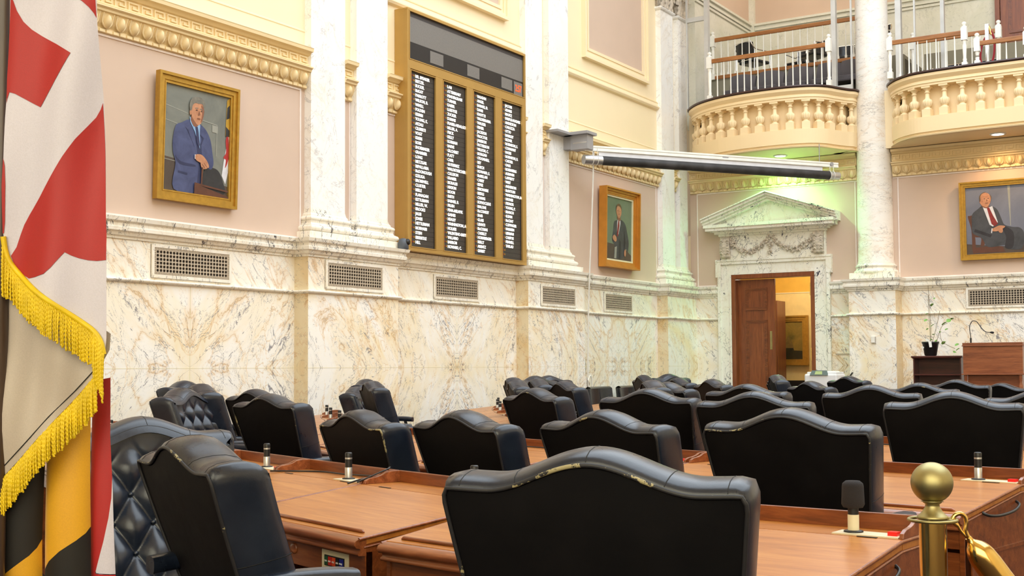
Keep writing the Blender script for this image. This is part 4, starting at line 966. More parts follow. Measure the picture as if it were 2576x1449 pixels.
MB().tube(smoothpts([(.05, 0, .92), (.12, 0, .72), (.10, 0, .40), (.0, 0, .22), (-.12, 0, .36), (-.10, 0, .62), (-.03, 0, .78)], 5), .022, 10).build('rope', 'red_velvet', g)
MB().tube([(.03, 0, .98), (.05, 0, .92), (.075, 0, .82)], [.02, .024, .024], 10).build('rope_end', 'brass', g)

# ------------------------------------------------------------------ projection screen on its bracket
A_, B_ = Vector((-9.95, 17.98, 0)), Vector((-6.95, 22.20, 0)); LS = (B_-A_).length; ang = atan2(B_.y-A_.y, B_.x-A_.x)
PS = empty('projection_screen', (A_.x, A_.y, 4.60), ang); tag(PS, 'rolled projection screen with black tube and white housing slung across the corner', 'projection screen')
m = MB(); m.tube([(.33, 0, .22), (LS-.22, 0, .22)], .078, 24); m.build('black_tube', 'black_tube', PS)
MB().tube([(0, 0, .22), (.33, 0, .22)], .082, 24).build('end_sleeve', 'silver', PS); MB().tube([(LS-.22, 0, .22), (LS, 0, .22)], .070, 24).build('end_sleeve', 'silver', PS)
MB().box((.28, -.006, .27), (LS-.36, .006, .372)).build('screen_cloth', 'screen_cloth', PS)
m = MB(); m.box((.03, -.03, .37), (LS-.02, .03, .400)).box((.03, -.022, .400), (LS-.02, .022, .428)).box((.03, -.03, .428), (LS-.02, .03, .460))
m.build('housing_rail', 'white', PS, bevel=.004)
for x in (.12, LS-.18):
    m = MB(); m.tube([(x, -.05, .425), (x, .05, .425)], .035, 14); m.build('pulley', 'grey_bracket', PS)
MB().box((LS*.52, -.026, .404), (LS*.52+.12, -.0215, .424)).build('maker_badge', 'grey_bracket', PS)
for x in (.15, .24, LS-.22, LS-.14):
    MB().tube([(x, -.086, .22), (x, -.04, .30), (x, -.035, .42)], .005, 6).tube([(x, .084*cos(t), .22+.084*sin(t)) for t in (i*pi/8 for i in range(16))], .005, 6, closed=True).build('lashing_cord', 'rope', PS)
MB().tube([(LS-.42, 0, .455), (LS-.42, 0, .79)], .008, 6).build('hanging_chain', 'grey_bracket', PS)
bk = empty('screen_bracket', (XW+.002, 17.98, 5.0)); tag(bk, 'grey metal wall bracket holding the left end of the projection screen', 'bracket')
m = MB(); m.box((.15, -.18, .22), (.62, .16, .27)).box((.25, -.10, -.02), (.58, .10, .22)).box((.0, -.60, .22), (.30, .0, .262)); m.box((0, -.08, .0), (.26, .08, .22)); m.build('bracket_arm', 'grey_bracket', bk, bevel=.004)
MB().box((.30, -.102, .08), (.56, -.10, .10)).build('slot', 'silver', bk)
rp = MB().tube(smoothpts([(-9.84, 18.14, 5.02), (-9.95, 18.26, 4.0), (-10.08, 18.36, 2.6), (-10.13, 18.40, 1.6), (-10.14, 18.41, 1.12)], 6), .013, 8).build('pull_cord', 'rope')
tag(rp, 'long white pull cord hanging from the screen bracket down the marble wall', 'cord')
cl = empty('cord_cleat', (-10.17, 18.42, 1.05)); tag(cl, 'white cleat with coiled cord low on the marble wall', 'cleat')
MB().box((0, -.03, -.06), (.02, .03, .12)).tube([(.03, 0, -.12), (.05, 0, .02), (.03, 0, .18)], [.010, .016, .010], 8).build('hook', 'chrome', cl)
MB().tube([(.045, .05+.055*cos(t), -.02+.17*sin(t)) for t in (i*2*pi/20 for i in range(20))], .012, 8, closed=True).build('coil', 'rope', cl)

# small wall things
pc = empty('wall_camera', (-10.12, 13.24, 2.943)); tag(pc, 'small slate-grey camera on the marble ledge beside the voting board', 'camera')
MB().lathe([(.065, 0), (.075, .01), (.072, .09), (.055, .14), (.02, .152)], 20).build('body', 'camera_grey', pc); MB().lathe([(.045, 0), (.042, .02), (.02, .035)], 16, T=lambda p: (.055+p[2], p[0]+.02, .10+p[1])).build('lens', 'black', pc)
th = empty('thermostat', (-6.50, CPY, 1.78)); tag(th, 'small white thermostat on the column pedestal', 'thermostat')
MB().box((-.035, -.04, -.02), (.035, 0, .10)).build('cover', 'white', th, bevel=.006); MB().box((.036, -.03, -.03), (.05, 0, .09)).build('conduit', 'silver', th)
tag(MB().box((-7.34, YB-.006, 1.545), (-7.0, YB, 1.575)).build('wall_slot', 'grille'), 'narrow dark slot in the marble just right of the doorway', 'vent')
tag(MB().box((-.012, -.03, -.05), (.012, 0, .05), T=lambda p: (-6.91+p[0]+.45*p[2], CPY+p[1]-.005, 1.19+p[2]*.6)).build('wall_bracket', 'black'), 'tiny black bracket low on the column pedestal edge', 'bracket')
# printer
pr_ = empty('printer', (-7.16, 21.85, .0)); tag(pr_, 'white laser printer with grey control panel right of the open door', 'printer')
MB().box((-.30, -.25, .62), (.30, .25, 1.20)).build('body', 'printer', pr_, bevel=.03); MB().box((-.26, -.22, 1.19), (.28, .22, 1.235)).build('lid', 'printer', pr_, bevel=.015)
m = MB(); m.add([(-.19, -.275, 1.175), (.14, -.275, 1.175), (.11, -.225, 1.262), (-.16, -.225, 1.262), (-.19, -.20, 1.175), (.14, -.20, 1.175)], [(0, 1, 2, 3), (0, 3, 4), (1, 5, 2), (3, 2, 5, 4)]); m.build('control_panel', 'printer_dark', pr_)
MB().add([(-.10, -.271, 1.190), (.04, -.271, 1.190), (.03, -.237, 1.248), (-.09, -.237, 1.248)], [(0, 1, 2, 3)]).build('lcd', 'lcd', pr_)
MB().box((0, -.1, 1.235), (.22, .15, 1.25)).build('paper_sheet', 'paper', pr_)
st = empty('printer_stand', (-7.16, 21.85, 0)); tag(st, 'plain dark stand under the white printer', 'stand'); MB().box((-.33, -.28, .56), (.33, .28, .618)).build('top', 'desk_wood', st)
for x in (-.29, .29):
    for y in (-.24, .24): MB().box((x-.025, y-.025, 0), (x+.025, y+.025, .56)).build('leg', 'desk_wood', st)
# bookcase
bc = empty('bookcase', (-5.18, 21.98, 0)); tag(bc, 'low dark cherry bookcase with empty shelves under the potted plant', 'bookcase')
for s in (-.40, .38): MB().box((s, -.17, 0), (s+.02, .17, 1.475)).build('side_panel', 'book_wood', bc)
MB().box((-.38, .15, 0), (.38, .17, 1.47)).build('back_panel', 'book_wood', bc)
m = MB(); m.box((-.43, -.20, 1.475), (.42, .18, 1.505)).box((-.415, -.185, 1.46), (.405, .17, 1.475)); m.build('top', 'book_wood', bc, bevel=.006)
for z in (1.17, .80, .42, .06): MB().box((-.38, -.16, z), (.38, .15, z+.022)).build('shelf', 'book_wood', bc)
# potted plant
pl = empty('potted_plant', (-5.31, 21.93, 1.506)); tag(pl, 'leggy green plant in a black pot on the dark bookcase', 'plant')
MB().lathe([(.085, 0), (.10, .01), (.135, .21), (.145, .215), (.145, .245), (.13, .245), (.12, .21)], 32).build('pot', 'black', pl)
MB().lathe([(.001, .2), (.125, .205)], 20).build('soil', 'carpet', pl)
sm = MB(); stems = [[(0, 0, .2), (.0, -.02, .45), (-.02, 0, .8), (-.02, 0, 1.06)], [(.01, 0, .2), (.01, 0, .5), (-.01, .02, .95), (-.02, .0, 1.22)], [(.02, 0, .2), (.08, -.02, .38), (.14, -.02, .62), (.17, 0, .78)], [(.0, 0, .2), (.10, -.02, .24), (.17, -.04, .42), (.22, -.03, .52), (.30, -.02, .56)], [(.17, -.04, .42), (.20, -.04, .26), (.30, -.05, .18), (.42, -.05, .12)]]
for s_ in stems: sm.tube(smoothpts(s_, 5), [.004]*((len(s_)-1)*5+1), 5)
sm.build('stem', 'stem', pl)
rr = random.Random(11)
for i, (x, z, s_) in enumerate(((-.08, .60, .055), (.03, .51, .06), (-.05, .45, .035), (.05, .86, .06), (.08, .98, .03), (.06, .36, .045), (.02, .27, .03), (.10, .24, .045), (.22, .53, .08), (.30, .58, .07), (.37, .62, .05), (.26, .44, .045), (.20, .20, .065), (.42, .17, .06), (.45, .09, .055), (.40, .05, .05), (.17, .40, .03), (-.06, .72, .04))):
    def lfp(u, v, s_=s_): a = (u-.5)*2; w = sin(pi*min(v*.92+.06, 1))**.7; return (a*s_*.62*w, s_*(v-.1)*1.15, .012*a*a-.25*s_*v*v)
    m = MB(); m.grid(lfp, 6, 7); o = m.build('leaf', 'leaf', pl); o.location = (x, -.03+rr.uniform(-.03, .03), z); o.rotation_euler = (radians(rr.uniform(20, 60)), radians(rr.uniform(-30, 30)), radians(rr.uniform(-140, 40)))
MB().add([(.0, -.15, .255), (.055, -.155, .245), (.065, -.162, .15), (.02, -.158, .145)], [(0, 1, 2, 3)]).add([(-.05, -.12, .30), (.02, -.15, .27), (.01, -.15, .245), (-.04, -.13, .25)], [(0, 1, 2, 3)]).build('care_tag', 'paper', pl)
MB().lathe([(.018, 0), (.018, .003)], 16, T=lambda p: (-.103+p[0], -.098-p[2]*1, .145+p[1])).build('sticker', 'paper', pl)
# lectern
le = empty('lectern', (-4.21, 21.62, 0)); tag(le, 'walnut lectern with a thin bent microphone beside the bookcase', 'lectern')
MB().box((-.47, -.12, 1.20), (.47, .25, 1.66)).build('front_panel', 'lectern_wood', le, bevel=.006)
m = MB(); m.box((-.485, -.14, 1.655), (.485, .27, 1.672)).box((-.475, -.13, 1.672), (.475, .26, 1.715)); m.build('top', 'lectern_wood', le, bevel=.005)
MB().box((-.49, -.17, 1.18), (.49, .27, 1.20)).build('ledge', 'lectern_wood', le, bevel=.004); MB().box((-.42, -.02, .80), (.42, .22, 1.18)).build('back_panel', 'lectern_wood', le)
for s in (-.43, .43): MB().lathe([(.03, .8), (.03, .86), (.02, .88), (.034, .95), (.036, 1.0), (.02, 1.06), (.028, 1.09), (.03, 1.18)], 16, (s, -.12, 0)).build('turned_post', 'lectern_wood', le)
MB().box((-.50, -.20, 0), (.50, .27, .80)).build('base', 'lectern_wood', le, bevel=.01)
lm = empty('gooseneck_microphone', (-4.56, 21.56, 1.716)); tag(lm, 'thin black bent microphone on the walnut lectern', 'microphone')
MB().tube(smoothpts([(0, 0, 0), (0, 0, .10), (-.015, 0, .26), (.02, 0, .35), (.06, 0, .365), (.11, 0, .34), (.17, 0, .25), (.24, 0, .18), (.33, 0, .165)], 6), .0065, 8).tube([(0, 0, 0), (0, 0, .08)], .014, 10).build('stem', 'black', lm)
MB().tube([(.31, 0, .167), (.34, 0, .165), (.37, 0, .163)], [.012, .020, .014], 10).build('head', 'black_matte', lm)
# low-backed chairs against the left wall
def wall_chair():
    r = empty('low_armchair'); tag(r, 'x', 'chair', 'low dark green chairs against the left wall')
    def f(u, v): a = (u-.5)*2; return (a*.38, -.30-.06*v+.04*a*a, .42+.56*v)
    m = MB(); m.grid(f, 8, 6); m.grid(lambda u, v: tuple(Vector(f(u, v))+Vector((0, .11, 0))), 8, 6)
    for e in (0, 1): m.grid(lambda u, v, e=e: tuple(Vector(f(e, v))+Vector(((e-.5)*.04*sin(pi*u), .11*u, 0))), 4, 6)
    m.grid(lambda u, v: tuple(Vector(f(u, 1))+Vector((0, .11*v, .03*sin(pi*v)))), 8, 4); m.mat('seam').tube([tuple(Vector(f(.5, t/6))+Vector((0, .113, 0))) for t in range(7)], .004, 5)
    m.mats = ['vinyl', 'seam']; m.build('backrest', None, r)
    MB().box((-.36, -.28, .28), (.36, .30, .44)).build('seat', 'vinyl', r, bevel=.03)
    for s in (-1, 1):
        MB().box((s*.36-.04, -.28, .28), (s*.36+.04, .30, .64)).build('armrest', 'vinyl', r, bevel=.03)
        for y in (-.24, .24): MB().box((s*.32-.02, y-.02, 0), (s*.32+.02, y+.02, .28)).build('leg', 'black', r)
    return r
wc = wall_chair()
for i, (y, lb) in enumerate(((18.62, 'low dark chair against the marble wall, next to the coiled cord'), (19.72, 'second low dark chair against the marble wall, further from the cord'), (20.62, 'third low dark chair against the marble wall, nearest the corner'))):
    o = wc if i == 0 else tree(wc)
    o.location = (-9.78, y, 0); o.rotation_euler = (0, 0, radians(-90)); o['label'] = lb

# ------------------------------------------------------------------ leather chairs
HW = .342
def crest(x): a = min(abs(x)/.245, 1); return .064*(.5+.5*cos(pi*a))
def back_out():
    """rear panel outline (x, z), from bottom left over the camel top to bottom right; closed at the bottom"""
    pts = []
    def hw(z): t = max(0, min(1, (z-.40)/.66)); return .245+(HW-.245)*t**.8
    for i in range(15): z = .40+(1.035-.40)*i/14; pts.append((-hw(z), z))
    pts.append((-HW+.004, 1.052))
    for i in range(49): x = -HW+.012+(2*HW-.024)*i/48; pts.append((x, 1.06+crest(x)+.006*(abs(x)/HW)**4))
    pts.append((HW-.004, 1.052))
    for i in range(15): z = 1.035-(1.035-.40)*i/14; pts.append((hw(z), z))
    return pts
def yr(z): t = 1.10-z; return -.44+t*.30+.10*t*t*(1 if t > 0 else 0)
OUT = back_out(); NO = len(OUT)
NRM = []
for i in range(NO):
    a, b_ = OUT[max(i-1, 0)], OUT[min(i+1, NO-1)]; dx, dz = b_[0]-a[0], b_[1]-a[1]; l = hypot(dx, dz); NRM.append((-dz/l, dx/l))
SECT = [(0, 0), (.010, .003), (.021, .015), (.029, .038), (.032, .070), (.029, .102), (.018, .130), (-.006, .150), (-.035, .156)]
RD = Vector((0, .9965, .084))          # forward normal of the reclined back
def bp(i, o, f):
    x, z = OUT[i]; nx, nz = NRM[i]; k = max(0, nz)**1.5; f = f*1.14; o = o*(.32+.68*k) if o > 0 else o; base = Vector((x+nx*o, yr(z+nz*o), z+nz*o)); return base+RD*f
def chair():
    r = empty('leather_chair'); tag(r, 'x', 'chair', 'tufted leather chairs at the desks')
    m = MB(); m.mat('leather')
    vs = [bp(i, o, f) for i in range(NO) for o, f in SECT]; K = len(SECT)
    m.add(vs, [(i*K+j, (i+1)*K+j, (i+1)*K+j+1, i*K+j+1) for i in range(NO-1) for j in range(K-1)]+[(j, j+1, (NO-1)*K+j+1, (NO-1)*K+j) for j in range(K-1)], True)
    # rear panel
    m.mat('leather_back'); nx, nz = 24, 14
    def rp_(u, v):
        x0 = (u-.5)*2; z = .40+v*(.66); t = max(0, min(1, (z-.40)/.66)); w = .245+(HW-.245)*t**.8; x = x0*(w-.001)
        top = 1.06+crest(x)+.006*(abs(x)/HW)**4-.003; z = .40+v*(top-.40)
        t = max(0, min(1, (z-.40)/.66)); w = (.245+(HW-.245)*t**.8)-.001; x = x0*w
        return Vector((x, yr(z), z))-RD*(.010*(1-x0**4)*(1-(2*v-1)**4)-.002)
    m.grid(rp_, nx, nz)
    m.mat('seam')
    for xs in (-.305, -.165, 0.0, .165, .305):
        i = min(range(15, NO-15), key=lambda k: abs(OUT[k][0]-xs))
        m.tube([bp(i, o-.0003, f) for o, f in SECT[1:-1]], .0014, 5)
    for zs in (.80,):
        for i in (min(range(0, 15), key=lambda k: abs(OUT[k][1]-zs)), min(range(NO-15, NO), key=lambda k: abs(OUT[k][1]-zs))):
            m.tube([bp(i, o-.0001, f)+Vector((0, 0, .10*(f-.05)+.0)) for o, f in SECT[1:-1]], .0015, 5)
    bk_ = m.build('backrest', None, r)
    MB().tube([bp(i, .004, -.001) for i in range(NO)], .0052, 7).build('piping', 'piping', r)
    # tufted front
    def tf(u, v):
        x0 = (u-.5)*2; z0_ = .44+v*.62; t = max(0, min(1, (z0_-.40)/.66)); x = x0*((.245+(HW-.245)*t**.8)-.008)
        z = .44+v*(1.052+crest(x)-.44)
        a, b_ = x/.150+(z-.97)/.210, x/.150-(z-.97)/.210
        q = (sqrt(sin(pi*a)**2+.006)*sqrt(sin(pi*b_)**2+.006))**.5
        e = min(1, (1-abs(x0))/.20)*min(1, (1-v)/.20); e = e*e*(3-2*e)
        h = .006+e*(.056*q-.018); 
        if e < 1: h = h*(.35+.65*e)+.0*(1-e)
        return Vector((x, yr(z), z))+RD*(.172-.034*e+h*e)
    m = MB(); m.mat('leather').grid(tf, 96, 96)
    for ia in range(-4, 5):
        for ib in range(-6, 4):
            a, b_ = ia, ib; x = (a+b_)/2*.150; z = .97+(a-b_)/2*.210
            if abs(x) < .27 and .50 < z < 1.02+crest(x)*.6:
                c0 = Vector((x, yr(z), z))+RD*.137; rr_ = .0095
                m.grid(lambda u, v: c0+Vector((rr_*sin(pi*v)*cos(2*pi*u), rr_*cos(pi*v), rr_*sin(pi*v)*sin(2*pi*u))), 8, 5)
    m.build('tufted_front', None, r)
    m = MB()
    def sf(u, v): x = (u-.5)*2; y = (v-.5)*2; return Vector((x*.27, .02+y*.27, .44+.055*(1-x**4)*(1-y**4)))
    m.grid(sf, 16, 16); m.box((-.27, -.25, .36), (.27, .29, .442)); m.build('seat', 'leather', r)
    for s in (-1, 1):
        m = MB(); pts = smoothpts([(s*.27, -.34, .690), (s*.30, -.18, .700), (s*.315, -.02, .702), (s*.315, .09, .694)], 4)
        n = 14; vs = []
        for k, p in enumerate(pts):
            t = k/(len(pts)-1); g_ = 1 if t < .9 else .93
            for q in range(n):
                a = 2*pi*q/n; cx, cz = cos(a), sin(a); cx = abs(cx)**.6*(1 if cx > 0 else -1); cz = abs(cz)**.6*(1 if cz > 0 else -1)
                vs.append((p.x+cx*.044*g_, p.y, p.z+cz*.028*g_))
        m.mat('leather').add(vs, [(k*n+q, k*n+(q+1) % n, (k+1)*n+(q+1) % n, (k+1)*n+q) for k in range(len(pts)-1) for q in range(n)], True)
        m.add(vs[-n:], [tuple(range(n))]); m.add(vs[:n], [tuple(reversed(range(n)))])
        m.build('armrest', None, r)
        MB().tube(smoothpts([(s*.315, .0, .68), (s*.315, .03, .55), (s*.30, .04, .44), (s*.25, .04, .38)], 4), .018, 8).build('arm_support', 'black', r)
    b = MB(); b.lathe([(.03, .10), (.03, .34), (.10, .355), (.10, .37)], 16)
    for k in range(5):
        a = 2*pi*k/5+.3; b.tube([(.02*cos(a), .02*sin(a), .13), (.16*cos(a), .16*sin(a), .12), (.30*cos(a), .30*sin(a), .075)], [.032, .028, .018], 8)
    b.build('pedestal_base', 'desk_wood', r)
    for k in range(5):
        a = 2*pi*k/5+.3; MB().tube([(.30*cos(a)-.014*sin(a), .30*sin(a)+.014*cos(a), .031), (.30*cos(a)+.014*sin(a), .30*sin(a)-.014*cos(a), .031)], .030, 12).tube([(.30*cos(a), .30*sin(a), .03), (.30*cos(a), .30*sin(a), .08)], .008, 6).build('caster', 'black', r)
    return r
CH = [
(-1.384, 2.767, -12, 1.166, 'large dark leather chair seen from behind, in the centre foreground'),
(-2.64, 2.95, 25, 1.145, 'leather chair with frayed seams in front of the tufted one, seen from its side'),
(-3.47, 3.14, 115, 1.160, 'tufted leather chair facing the camera beside the flag'),
(-5.9, 6.65, 10, 1.172, 'tall leather chair back just left of the wall corner below the first pilaster'),
(-7.19, 7.85, 12, 1.177, 'leather chair peeking out left behind the chair below the first pilaster'),
(-4.05, 5.44, 22, 1.125, 'leather chair behind the desk with the cable, left one of the two'),
(-3.31, 5.31, 19, 1.137, 'leather chair with pale worn top edge behind the middle desk'),
(-2.53, 5.25, 13, 1.153, 'leather chair directly behind the big central foreground chair'),
(-1.68, 5.08, 2, 1.178, 'leather chair with long pale worn edge behind the foam-topped microphone'),
(-6.64, 6.55, 70, 1.206, 'tufted leather chair turned sideways at far left, nearest of its cluster'),
(-7.03, 7.16, 33, 1.229, 'leather chair back edge-on, right side of the far left cluster'),
(-8.77, 8.51, 78, 1.233, 'tufted leather chair furthest back in the far left cluster'),
(-7.97, 10.19, 70, 1.152, 'tufted leather chair turned sideways below the second pilaster of the first pair'),
(-7.37, 9.73, 41, 1.22, 'leather chair edge-on to the right of the sideways tufted one below the first pilasters'),
(-8.56, 11.07, 71, 1.222, 'leather chair mostly hidden behind the pair below the first pilasters'),
(-6.92, 11.62, 50, 1.235, 'leftmost leather chair of the distant cluster below the second pedestal'),
(-6.04, 10.30, 52, 1.225, 'leather chair second from left in the distant cluster below the second pedestal'),
(-6.42, 11.30, 48, 1.228, 'leather chair in the middle of the distant cluster below the second pedestal'),
(-7.55, 12.95, 99, 1.241, 'tufted chair showing its front at the rear of the cluster below the second pedestal'),
(-7.82, 13.64, 109, 1.239, 'farthest tufted chair of the cluster below the second pedestal'),
(-5.96, 11.01, 36, 1.207, 'leather chair at the right end of the cluster below the second pedestal'),
(-4.57, 8.1, 25, 1.193, 'nearest leather chair of the cluster below the second pedestal'),
(-3.52, 7.62, 4, 1.204, 'wide leather chair back below the standing portrait with red tie'),
(-4.58, 10.42, 29, 1.208, 'leather chair directly behind the wide one below the standing portrait'),
(-7.28, 15.53, 48, 1.232, 'leftmost distant chair of the cluster near the room corner'),
(-4.33, 9.74, 53, 1.232, 'leather chair edge-on in the cluster near the room corner'),
(-7.38, 16.27, 115, 1.241, 'tufted chair facing sideways furthest back near the room corner'),
(-6.19, 14.23, 39, 1.207, 'leather chair at the right of the cluster near the room corner'),
(-5.17, 12.92, 41, 1.206, 'lone leather chair in front of the marble left of the open door'),
(-2.74, 7.32, -5, 1.195, 'wide leather chair below the left door leaf, nearer one'),
(-3.61, 9.58, 6, 1.205, 'leather chair below the left door leaf, farther one'),
(-5.0, 14.58, 62, 1.241, 'leather chair edge-on in front of the open doorway'),
(-5.5, 15.89, 61, 1.191, 'leather chair edge-on furthest away in front of the doorway'),
(-4.25, 13.41, 35, 1.18, 'leather chair in front of the white printer, nearer one'),
(-4.9, 16.8, 30, 1.208, 'leather chair in front of the white printer, farther one'),
(-2.63, 9.29, -7, 1.206, 'leather chair with worn top edge below the round column pedestal'),
(-2.95, 12.07, -2, 1.184, 'leather chair peeking right behind the one below the column pedestal'),
(-3.07, 14.13, 0, 1.191, 'leather chair below the dark bookcase'),
(-1.54, 7.01, -6, 1.209, 'big leather chair back at the right behind the silver microphone'),
(-2.84, 15.75, 13, 1.132, 'far leather chair below the lectern'),
(-1.4, 8.99, 0, 1.186, 'leather chair cut by the right picture edge behind the big one'),
]
ch0 = chair()
for i, (x, y, az, zt, lb) in enumerate(CH):
    o = ch0 if i == 0 else tree(ch0)
    o.location = (x, y, 0); o.rotation_euler = (0, 0, -radians(az)); o['label'] = lb
    dz = zt-1.164
    for c in o.children:
        if not c.name.startswith(('pedestal', 'caster')): c.location.z = dz
        if i == 1 and c.name.startswith('arm'): c.location.z = dz+.055; c.location.y = -.07
        if i == 2 and c.name.startswith('arm'): c.location.z = dz-.05; c.location.y = -.10
        if i == 8 and c.name.startswith('arm'): c.location.y = .10
        elif c.name.startswith('pedestal') and dz > 0: c.scale.z = 1+dz/.37

# ------------------------------------------------------------------ desks
DW = .88
def desk():
    r = empty('writing_desk'); tag(r, 'x', 'desk', 'wooden writing desks in curved rows'); w = DW/2-.004
    zs, zf, ys, yf = .82, .745, -.20, -.80
    m = MB(); m.add([(-w, ys, zs), (w, ys, zs), (w, yf, zf), (-w, yf, zf), (-w, ys, zs-.03), (w, ys, zs-.03), (w, yf, zf-.03), (-w, yf, zf-.03)], [(0, 3, 2, 1), (4, 5, 6, 7), (3, 7, 6, 2), (0, 1, 5, 4), (1, 2, 6, 5), (0, 4, 7, 3)])
    m.build('writing_lid', 'desk_top', r, bevel=.003)
    MB().box((-w, ys+.002, zs-.03), (w, .012, zs)).build('shelf', 'desk_top', r)
    # nosing
    m = MB(); prof = [(-.79, zf-.002), (-.815, zf-.004), (-.835, zf-.014), (-.840, zf-.026), (-.832, zf-.038), (-.815, zf-.042), (-.815, zf-.052), (-.825, zf-.056), (-.822, zf-.066), (-.79, zf-.068)]
    vs = [(x, y, z) for x in (-w-.001, w+.001) for y, z in prof]; K = len(prof)
    m.add(vs, [(i, i+1, K+i+1, K+i) for i in range(K-1)], True); m.add(vs[:K], [tuple(range(K))]); m.add(vs[K:], [tuple(reversed(range(K)))]); m.build('nosing', 'desk_edge', r)
    for s in (-1, 1):
        e = MB(); e.tube([(s*w, .0, zs-.006), (s*w, ys, zs-.006), (s*w, yf-.02, zf-.008)], .0062, 8).tube([(s*w, .0, zs-.036), (s*w, ys, zs-.036), (s*w, yf, zf-.038)], .004, 6)
        e.build('side_moulding', 'desk_edge', r)
    m = MB(); m.tube([(-w+.05, -.765, zf+.006), (-w+.06, -.765, zf+.010), (w-.06, -.765, zf+.010), (w-.05, -.765, zf+.006)], [.004, .007, .007, .004], 8); m.build('pencil_ledge', 'desk_edge', r)
    MB().box((-w, -.004, zs-.002), (w, .014, zs+.052)).build('rear_board', 'desk_wood', r, bevel=.003)
    for s in (-1, 1):
        a = s*w; b_ = s*(w-.016)
        poly = [(.0, zs), (.0, zs+.052), (-.045, zs+.052), (-.075, zs+.048), (-.10, zs+.036), (-.125, zs+.030), (-.16, zs+.026), (-.185, zs+.016), (-.19, zs)]
        MB().prism(poly, min(a, b_), max(a, b_), lambda p, q, d: (d, p, q)).build('wing', 'desk_edge', r, bevel=.002)
        b_ = s*(w-.02); sp = MB(); sp.prism([(-.795, .05), (-.795, .715), (-.20, .79), (0, .79), (0, .05)], min(a, b_), max(a, b_), lambda p, q, d: (d, p, q))
        for q in ((-.74, -.04, .56, .575), (-.74, -.04, .12, .135), (-.74, -.725, .135, .56), (-.055, -.04, .135, .56)): sp.box((min(a, a+s*.006), q[0], q[2]), (max(a, a+s*.006), q[1], q[3]))
        sp.build('side_panel', 'desk_wood', r)
        MB().box((min(s*w, s*(w-.085)), -.79, 0), (max(s*w, s*(w-.085)), -.71, .60)).build('leg', 'desk_wood', r)
    MB().box((-w, -.79, .585), (w, -.765, .69)).build('apron', 'desk_wood', r)
    MB().box((-w+.02, -.03, .12), (w-.02, -.01, .79)).build('modesty_panel', 'desk_wood', r)
    MB().box((-w+.012, -.76, 0), (w-.012, 0, .03)).build('plinth', 'desk_wood', r)
    MB().lathe([(.022, 0), (.022, .004), (.012, .006)], 18, T=lambda p: (p[0]-.02, -.79-p[2], .645+p[1])).build('lock_disc', 'desk_edge', r)
    v = MB(); v.mat('plate').box((.17, -.793, .592), (.335, -.79, .668)); v.mat('black').box((.19, -.796, .611), (.312, -.793, .650))
    for k, c in enumerate(('green', 'red', 'orange', 'blk', 'blue')): v.mat('key_'+c).box((.194+.0235*k, -.799, .615), (.194+.0235*k+.020, -.796, .646))
    vp = v.build('vote_plate', None, r)
    for k, t in enumerate(('YEA', 'NAY', 'EXC', 'CLR', 'PAGE')): text('key_lettering', t, .0085, (.204+.0235*k, -.8, .629), (pi/2, 0, 0), 'label_white', vp, sx=.9, align='CENTER')
    MB().box((.165, -.185, zs), (.415, -.10, zs+.004)).build('microphone_plate', 'plate', r)
    MB().box((.365, -.160, zs+.004), (.400, -.130, zs+.016)).build('call_button', 'btn_red', r)
    for x in (-.30, .27): MB().box((x, -.205, zs+.0006), (x+.075, -.195, zs+.0022)).build('hinge', 'black', r)
    return r
def mic():
    r = empty('desk_microphone'); tag(r, 'x', 'microphone', 'cylindrical microphones on the desks')
    MB().lathe([(.030, 0), (.030, .004), (.022, .006)], 24).build('foot', 'black', r)
    MB().lathe([(.0175, .004), (.0175, .052), (.0165, .054)], 24).build('body', 'silver', r)
    MB().lathe([(.0165, .052), (.0165, .092)], 24).build('grip', 'black', r); MB().lathe([(.0168, .092), (.0168, .100)], 24).build('collar', 'silver', r)
    MB().lathe([(.0165, .100), (.017, .118), (.014, .123), (.001, .124)], 24).build('head', 'black', r)
    return r
ROWS = [
 ([(-.98, 3.95), (-1.72, 4.02), (-2.52, 4.18), (-3.50, 4.535), (-4.34, 4.87), (-5.18, 5.22), (-6.0, 5.60), (-6.8, 6.02), (-7.6, 6.50), (-8.4, 7.06), (-9.1, 7.62)], 'nearest'),
 ([(-.98, 5.95), (-1.86, 6.12), (-2.74, 6.36), (-3.58, 6.65), (-4.40, 6.99), (-5.2, 7.38), (-5.95, 7.83), (-6.68, 8.34), (-7.36, 8.92), (-8.0, 9.52), (-8.62, 10.16), (-9.2, 10.83)], 'second'),
 ([(-1.0, 7.95), (-1.87, 8.12), (-2.73, 8.38), (-3.58, 8.72), (-4.40, 9.12), (-5.17, 9.58), (-5.88, 10.12), (-6.5, 10.74), (-7.1, 11.40), (-7.66, 12.10), (-8.18, 12.82), (-8.66, 13.56), (-9.1, 14.32)], 'third'),
 ([(-1.0, 9.95), (-1.87, 10.12), (-2.73, 10.42), (-3.55, 10.82), (-4.32, 11.32), (-5.02, 11.92), (-5.66, 12.60), (-6.24, 13.34), (-6.8, 14.1), (-7.32, 14.9), (-7.8, 15.7), (-8.24, 16.5), (-8.64, 17.3)], 'fourth')]
ORD = ['first', 'second', 'third', 'fourth', 'fifth', 'sixth', 'seventh', 'eighth', 'ninth', 'tenth', 'eleventh', 'twelfth']
dk0 = desk(); mc0 = mic(); firstd = True; foam = None
